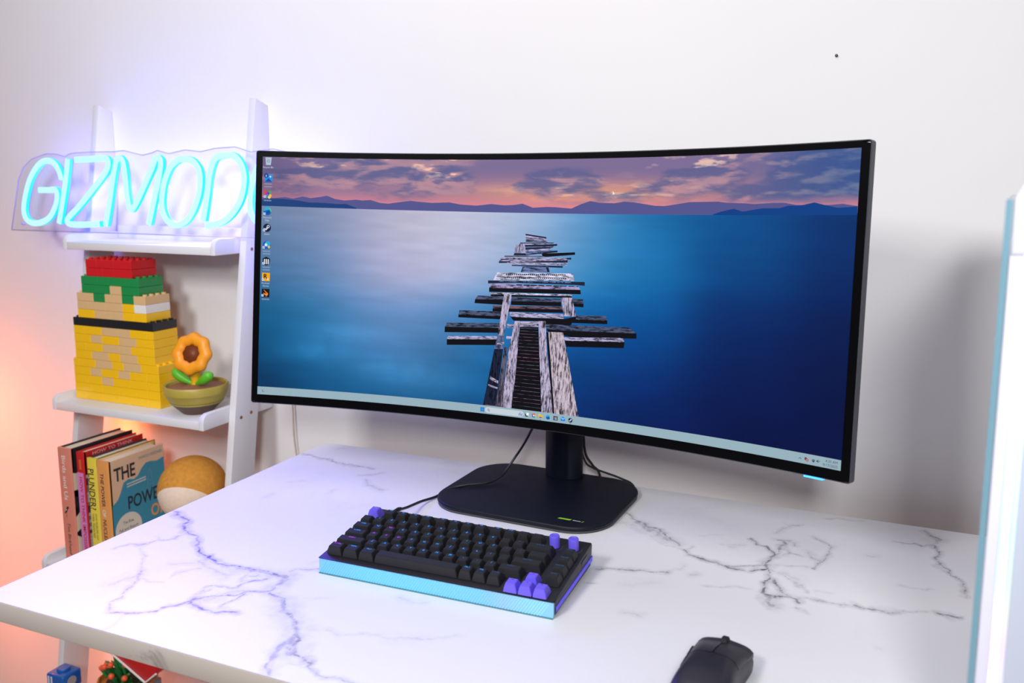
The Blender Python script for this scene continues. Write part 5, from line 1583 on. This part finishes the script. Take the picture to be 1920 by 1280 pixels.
def keycap(xc, y, u, leg, kind='b', front=None, key='k', hgt=0.0112):
    """xc centre along the row, y row position, u width in key units"""
    o = place(cap_mesh(u, key, hgt), 'keycap', KB, (xc, y, ktop(y) + 0.0012), (ANG, 0, 0))
    if key == 'v':
        o['label'] = 'violet keycap'
    if leg:
        k = (leg, kind, round(u, 2), hgt)
        if k not in LEG:
            mb = MB()
            big = len(leg) == 1
            h = 0.0040 if big else 0.0030
            V, Fc, wd = text2d(leg, 0.0)
            wmax = u * P1 - 0.0075
            text_on(mb, leg, (-min(wd * h, wmax) / 2, 0.0002 if big else 0.0008, hgt + 0.00035), X3, Y3, h, width=min(wd * h, wmax), bold=0.03)
            LEG[k] = mb.mesh('legend', {'b': M_leg_b, 'd': M_leg_d, 'p': M_leg_p, 'w': M_leg_w, 'v': M_leg_v}[kind], smooth=False)
        place(LEG[k], 'legend', o)
    if front:
        mb = MB()
        mb.add([(p[0] * .001, -P1 / 2 + 0.00105 + (p[1] + 1.2) * 0.00012, 0.0034 + p[1] * .001) for p in front], [tuple(range(len(front)))])
        place(mb.mesh('front_legend', M_leg_w, smooth=False), 'front_legend', o)
    return o


def row(kind_y, start, keys):
    x = start
    for u, leg, kd in keys:
        keycap(X0 + (x + u / 2) * P1, ROWY[kind_y], u, leg, kd)
        x += u


SQ = [(-1.1, -1.1), (1.1, -1.1), (1.1, 1.1), (-1.1, 1.1)]
TR = [(-1.1, -1.0), (1.3, 0), (-1.1, 1.0)]
DI = [(0, -1.3), (0.8, 0), (0, 1.3), (-0.8, 0)]
# function row
keycap(0.0142, ROWY['f'], 1, None, 'b', None, 'v', 0.0125)
mb = MB()
text_on(mb, 'G', (-0.0024, -0.0008, 0.01305), X3, Y3, 0.0048, bold=0.03)
place(mb.mesh('legend', M_leg_w, smooth=False), 'legend', [o for o in KB.children if o.get('label')][0])
fx_ = [0.0390, 0.0583, 0.0776, 0.0969, 0.1205, 0.1398, 0.1591, 0.1784, 0.2025, 0.2218, 0.2411, 0.2604]
for i, x in enumerate(fx_):
    keycap(x, ROWY['f'], 1, 'F%d' % (i + 1), 'b' if i < 10 else 'd', (DI, SQ, DI, SQ)[i % 4] if i < 8 else (TR, SQ, TR, DI)[i % 4])
row('n', 0, [(1, '`', 'd')] + [(1, c, 'b') for c in '1234567890'] + [(1, '-', 'd'), (1, '=', 'd'), (2, 'BACK', 'd')])
row('t', 0, [(1.5, 'TAB', 'b'), (1, 'Q', 'b'), (1, 'W', 'p')] + [(1, c, 'b') for c in 'ERTYUIOP'] + [(1, '[', 'd'), (1, ']', 'd'), (1.5, None, 'd')])
row('c', 0, [(1.75, 'CAPS', 'b'), (1, 'A', 'p'), (1, 'S', 'p'), (1, 'D', 'p')] + [(1, c, 'b') for c in 'FGHJKL'] + [(1, ';', 'b'), (1, "'", 'd'), (2.25, 'ENTER', 'd')])
row('s', 0, [(2.25, 'SHIFT', 'p')] + [(1, c, 'b') for c in 'ZXCVBNM'] + [(1, ',', 'b'), (1, '.', 'b'), (1, '/', 'b'), (1.75, 'SHIFT', 'd')])
row('b', 0, [(1.25, 'CTRL', 'p'), (1.25, 'WIN', 'b'), (1.25, 'ALT', 'b'), (6.25, None, 'p'), (1, 'ALT', 'b'), (1, 'FN', 'b'), (1, 'CTRL', 'd')])
for k, s in (('n', 'DEL'), ('t', 'PGUP'), ('c', 'PGDN'), ('s', 'END')):
    keycap(0.3125, ROWY[k], 1, s, 'd', SQ if k != 'n' else None)
for x, y, s in ((0.2700, 0.0100, '<'), (0.2888, 0.0100, 'v'), (0.3076, 0.0100, '>'), (0.2888, 0.0288, '^')):
    keycap(x, y, 0.98, s, 'v', None, 'v')
for x, y in ((0.2835, 0.1185), (0.3095, 0.1185)):
    R_ = Matrix.Translation((x, y, ktop(y))) @ Matrix.Rotation(ANG, 4, 'X')
    mb = MB().lathe([(0.0068, 0.0006), (0.0068, 0.0150), (0.0063, 0.0160), (0.0046, 0.0162), (0.0042, 0.0156), (0.0, 0.0155)], 0, 0, 28, M=R_)
    kn = mb.build('knob', M_vio, KB, local=True, label='violet rotary knob')
    mb = MB()
    for k in range(10):
        a = -1.9 + k * 0.24
        mb.lathe([(0.0003, 0.0001), (0.0003, 0.0003)], 0.0105 * math.cos(a), 0.0105 * math.sin(a), 6, M=R_)
    mb.build('dial_dots', M_leg_w, kn, local=True)
mb = MB()
for cx, cy in ((0.016, 0.0055), (0.139, 0.0062)):
    for k, wd in enumerate((0.0008, 0.006, 0.0006)):
        x = cx + (-0.005, 0, 0.0055)[k]
        mb.add([(x - wd / 2, cy - .0012, ktop(cy - .0012) + .0003), (x + wd / 2, cy - .0012, ktop(cy - .0012) + .0003), (x + wd / 2, cy + .0006, ktop(cy + .0006) + .0003), (x - wd / 2, cy + .0006, ktop(cy + .0006) + .0003)], [(0, 1, 2, 3)])
mb.build('case_marks', mat('white_print', (215, 218, 225), 0.5), case, local=True, smooth=False)
mb = MB()
for k in range(5):
    mb.box(KW + 0.0008, KW + 0.0010, 0.100 + k * 0.005, 0.1035 + k * 0.005, 0.0235 + k * 0.0005, 0.0275 + k * 0.0005)
mb.build('side_print', mat('dim_violet_print', (90, 84, 130), 0.5), case, local=True, smooth=False)

# cables
M_cable = mat('black_cable', (22, 22, 26), 0.45)
cab = MB().tube(smooth_path([(-0.4680, 0.028, 0.026), (-0.4720, 0.052, 0.0255), (-0.4770, 0.090, 0.017), (-0.4826, 0.139, 0.008), (-0.4780, 0.178, 0.0032), (-0.4650, 0.205, 0.0100), (-0.4450, 0.221, 0.0135), (-0.4180, 0.242, 0.0140), (-0.4040, 0.270, 0.020), (-0.3900, 0.292, 0.046), (-0.3740, 0.290, 0.070), (-0.3531, 0.270, 0.0998), (-0.340, 0.262, 0.125), (-0.330, 0.262, 0.19)], 8), 0.0021, 10)
co = cab.build('keyboard_cable', M_cable)
tag(co, 'black cable running from the keyboard across the monitor base', 'cable')
MB().tube([(-0.4715, 0.034, 0.0262), (-0.4735, 0.058, 0.0250), (-0.4745, 0.066, 0.0232)], [0.0040, 0.0036, 0.0026], 12).build('plug', M_cable, co)
c1 = MB().tube(smooth_path([(-0.300, 0.372, 0.20), (-0.297, 0.372, 0.09), (-0.2932, 0.372, 0.043), (-0.280, 0.373, 0.022), (-0.266, 0.374, 0.000), (-0.262, 0.378, -0.10), (-0.27, 0.385, -0.40), (-0.26, 0.38, -DZ + 0.004), (-0.12, 0.36, -DZ + 0.004)], 8), 0.0022, 10)
tag(c1.build('monitor_cable', M_cable), 'black cable dropping straight down behind the monitor neck', 'cable', None)
c2 = MB().tube(smooth_path([(-0.304, 0.365, 0.20), (-0.300, 0.367, 0.07), (-0.2921, 0.3665, 0.0308), (-0.2746, 0.3665, 0.0189), (-0.2289, 0.3665, 0.0082), (-0.2050, 0.3720, -0.0060), (-0.195, 0.376, -0.05), (-0.16, 0.385, -0.25), (-0.17, 0.39, -DZ + 0.0035), (-0.05, 0.38, -DZ + 0.0035)], 8), 0.0018, 10)
tag(c2.build('monitor_cable', M_cable), 'black cable trailing right behind the monitor base', 'cable', None)

# ------------------------------------------------------------------ mouse
ms = thing('mouse', 'black wireless mouse near the front edge of the desk', 'mouse', (0.0360, -0.180, 0), math.radians(-4))
M_ms = mat('mouse_shell', (34, 32, 42), 0.42, spec=0.45)
M_mb = mat('mouse_button', (30, 29, 38), 0.38, spec=0.45)
# (y, half width at the bottom, half width at mid height, height)
SEC = [(-0.062, 0.016, 0.020, 0.014), (-0.058, 0.022, 0.026, 0.022), (-0.045, 0.028, 0.031, 0.033), (-0.025, 0.0285, 0.0305, 0.0385), (0.0, 0.0265, 0.0285, 0.0385), (0.022, 0.0275, 0.0295, 0.0345), (0.040, 0.0290, 0.0310, 0.0290), (0.054, 0.0295, 0.0315, 0.0245)]


def mouse_ring(y, wb, wm, h, inset=0.0, dz=0.0, n=22):
    pts = []
    for k in range(n + 1):
        t = math.pi * k / n
        c, s = math.cos(t), math.sin(t)
        x = -(wm - inset) * math.copysign(abs(c) ** 0.55, c)
        z = 0.001 + (h - 0.001) * abs(s) ** 0.62
        if z < h * 0.5:
            x *= (wb + (wm - wb) * (z / (h * 0.5))) / wm
        pts.append((x, y, z + dz))
    return pts


def fine(S, n=5):
    P = smooth_path([Vector((a, b_, c_)) for a, b_, c_, _ in S], n)
    H = smooth_path([Vector((a, d_, 0)) for a, _, _, d_ in S], n)
    return [(p.x, p.y, p.z, q.y) for p, q in zip(P, H)]


FS = fine(SEC)


def loft(rings):
    n = len(rings[0])
    V = [p for r in rings for p in r]
    Fc = []
    for i in range(len(rings) - 1):
        for k in range(n - 1):
            a = i * n + k
            Fc.append((a, a + n, a + n + 1, a + 1))
    m_ = len(rings)
    Fc.append(tuple(range(n)))
    Fc.append(tuple((m_ - 1) * n + k for k in range(n))[::-1])
    Fc.append(tuple([i * n for i in range(m_)][::-1] + [i * n + n - 1 for i in range(m_)]))
    return V, Fc


rings = [mouse_ring(y, a, c_, h) for y, a, c_, h in FS if y <= 0.0525]
mb = MB()
mb.add(*loft(rings))
body = mb.build('shell', M_ms, ms, local=True, angle=0.9)
for sg in (-1, 1):
    mb = MB()
    nn = 9
    V, Fc = [], []
    ys = [q for q in FS if q[0] >= 0.002]
    for y, a, c_, h in ys:
        for lift in (0.0016, -0.003):
            for k in range(nn):
                xx = sg * (0.0007 + (c_ - 0.0032) * k / (nn - 1))
                # dished button surface
                e = abs(xx) / c_
                z = 0.001 + (h - 0.001) * max(0.0, 1 - e ** 3.4) ** 0.30
                V.append((xx, y + (0.0035 if y > 0.05 else 0) + (0.002 * (1 - e) if y > 0.05 else 0), z + lift - 0.0012 * (1 - (2 * k / (nn - 1) - 1) ** 2)))
    m_ = len(ys)
    W2 = 2 * nn
    for i in range(m_ - 1):
        for k in range(nn - 1):
            for base_, fl in ((0, False), (nn, True)):
                q = (i * W2 + base_ + k, (i + 1) * W2 + base_ + k, (i + 1) * W2 + base_ + k + 1, i * W2 + base_ + k + 1)
                Fc.append(q if (fl ^ (sg > 0)) else q[::-1])
        for k in (0, nn - 1):
            Fc.append((i * W2 + k, (i + 1) * W2 + k, (i + 1) * W2 + nn + k, i * W2 + nn + k))
    for i in (0, m_ - 1):
        for k in range(nn - 1):
            Fc.append((i * W2 + k, i * W2 + k + 1, i * W2 + nn + k + 1, i * W2 + nn + k))
    mb.add(V, Fc)
    mb.build('button', M_mb, ms, local=True, angle=0.7)
mb = MB().lathe([(0.0085, -0.0035), (0.0098, -0.0025), (0.0098, 0.0025), (0.0085, 0.0035)], 0, 0, 28, M=Matrix.Translation((0, 0.0525, 0.0215)) @ Matrix.Rotation(math.pi / 2, 4, 'Y'))
mb.build('scroll_wheel', mat('wheel_rubber', (22, 22, 26), 0.7), ms, local=True)
for y in (-0.004, 0.018):
    MB().box(-0.0312, -0.0262, y, y + 0.020, 0.0165, 0.0215, 0.0012).build('side_button', M_mb, ms, local=True)

# ------------------------------------------------------------------ desktop computer case at the right edge
pc = thing('computer_case', 'white glass-sided computer case with rainbow light strip at the right edge', 'computer', (0.2495, -0.30, 0.0), math.radians(-6.4))
M_pcw = mat('white_case_metal', (226, 229, 238), 0.35)
M_glass_edge = mat('teal_glass_edge', (128, 172, 190), 0.2, trans=0.1)
M_gl_clear = clear_material('clear_glass', (0.93, 0.97, 0.97), 0.45, 0.02)
PCW, PCD, PCH = 0.225, 0.40, 0.500
MB().box(0.012, PCW, 0.003, PCD, 0.012, PCH - 0.010, 0.004).build('case_body', M_pcw, pc, local=True)
g = MB().box(0.0, 0.0045, 0.0, PCD - 0.004, 0.010, 0.490, 0.0004, 1).build('side_glass', M_gl_clear, pc, local=True, smooth=False)
MB().box(0.0002, 0.0043, -0.0008, 0.0006, 0.010, 0.490).build('glass_edge', M_glass_edge, g, local=True, smooth=False)
mb = MB()
mb.prism([(0.0055, 0.452), (0.0055, 0.492), (0.013, 0.506), (PCW, 0.506), (PCW, 0.452)], 'y', -0.004, PCD, 0.002)
mb.build('top_cap', M_pcw, pc, local=True)
M_led = bpy.data.materials.new('rainbow_light_strip')
M_led.use_nodes = True
nt = M_led.node_tree
b = nt.nodes['Principled BSDF']
b.inputs['Base Color'].default_value = (0.8, 0.85, 0.9, 1)
tc = nt.nodes.new('ShaderNodeTexCoord')
sp_ = nt.nodes.new('ShaderNodeSeparateXYZ')
nt.links.new(tc.outputs['Object'], sp_.inputs[0])
mr = nt.nodes.new('ShaderNodeMapRange')
mr.inputs['From Min'].default_value = 0.02
mr.inputs['From Max'].default_value = 0.46
nt.links.new(sp_.outputs['Z'], mr.inputs['Value'])
cr = nt.nodes.new('ShaderNodeValToRGB')
el = cr.color_ramp.elements
el[0].position, el[0].color = 0.0, (*lin((255, 210, 255)), 1)
el[1].position, el[1].color = 1.0, (*lin((255, 250, 255)), 1)
for p_, c_ in ((0.26, (250, 235, 255)), (0.32, (255, 185, 240)), (0.37, (255, 230, 165)), (0.43, (165, 250, 150)), (0.52, (125, 235, 255)), (0.66, (165, 235, 255)), (0.78, (235, 240, 255))):
    e = el.new(p_)
    e.color = (*lin(c_), 1)
nt.links.new(mr.outputs['Result'], cr.inputs['Fac'])
nt.links.new(cr.outputs['Color'], b.inputs['Emission Color'])
b.inputs['Emission Strength'].default_value = 0.95
MB().box(0.0135, 0.0195, -0.0008, 0.004, 0.02, 0.4535, 0.0008).build('light_strip', M_led, pc, local=True)
MB().box(0.012, 0.060, -0.0060, -0.0030, 0.4585, 0.4860, 0.0010).build('top_light', mat('white_light_panel', (240, 240, 250), 0.3, emit=(250, 245, 255), estr=1.3), pc, local=True)
MB().box(0.0052, 0.0130, -0.0006, 0.004, 0.012, 0.4520, 0.0008).build('strip_frame', mat('led_lit_strip_frame', (226, 226, 242), 0.4, emit=(215, 210, 255), estr=0.10), pc, local=True)  # LED light falling on the white plastic is put in as faint glow
MB().box(0.0235, PCW - 0.004, -0.0005, 0.003, 0.016, 0.450, 0.001).build('front_panel', mat('pale_front_panel', (196, 204, 220), 0.25, emit=(200, 215, 255), estr=0.05), pc, local=True)
for x in (0.03, PCW - 0.03):
    for y in (0.03, PCD - 0.03):
        MB().lathe([(0.012, 0.0), (0.010, 0.013)], x, y, 16).build('foot', M_dark, pc, local=True)
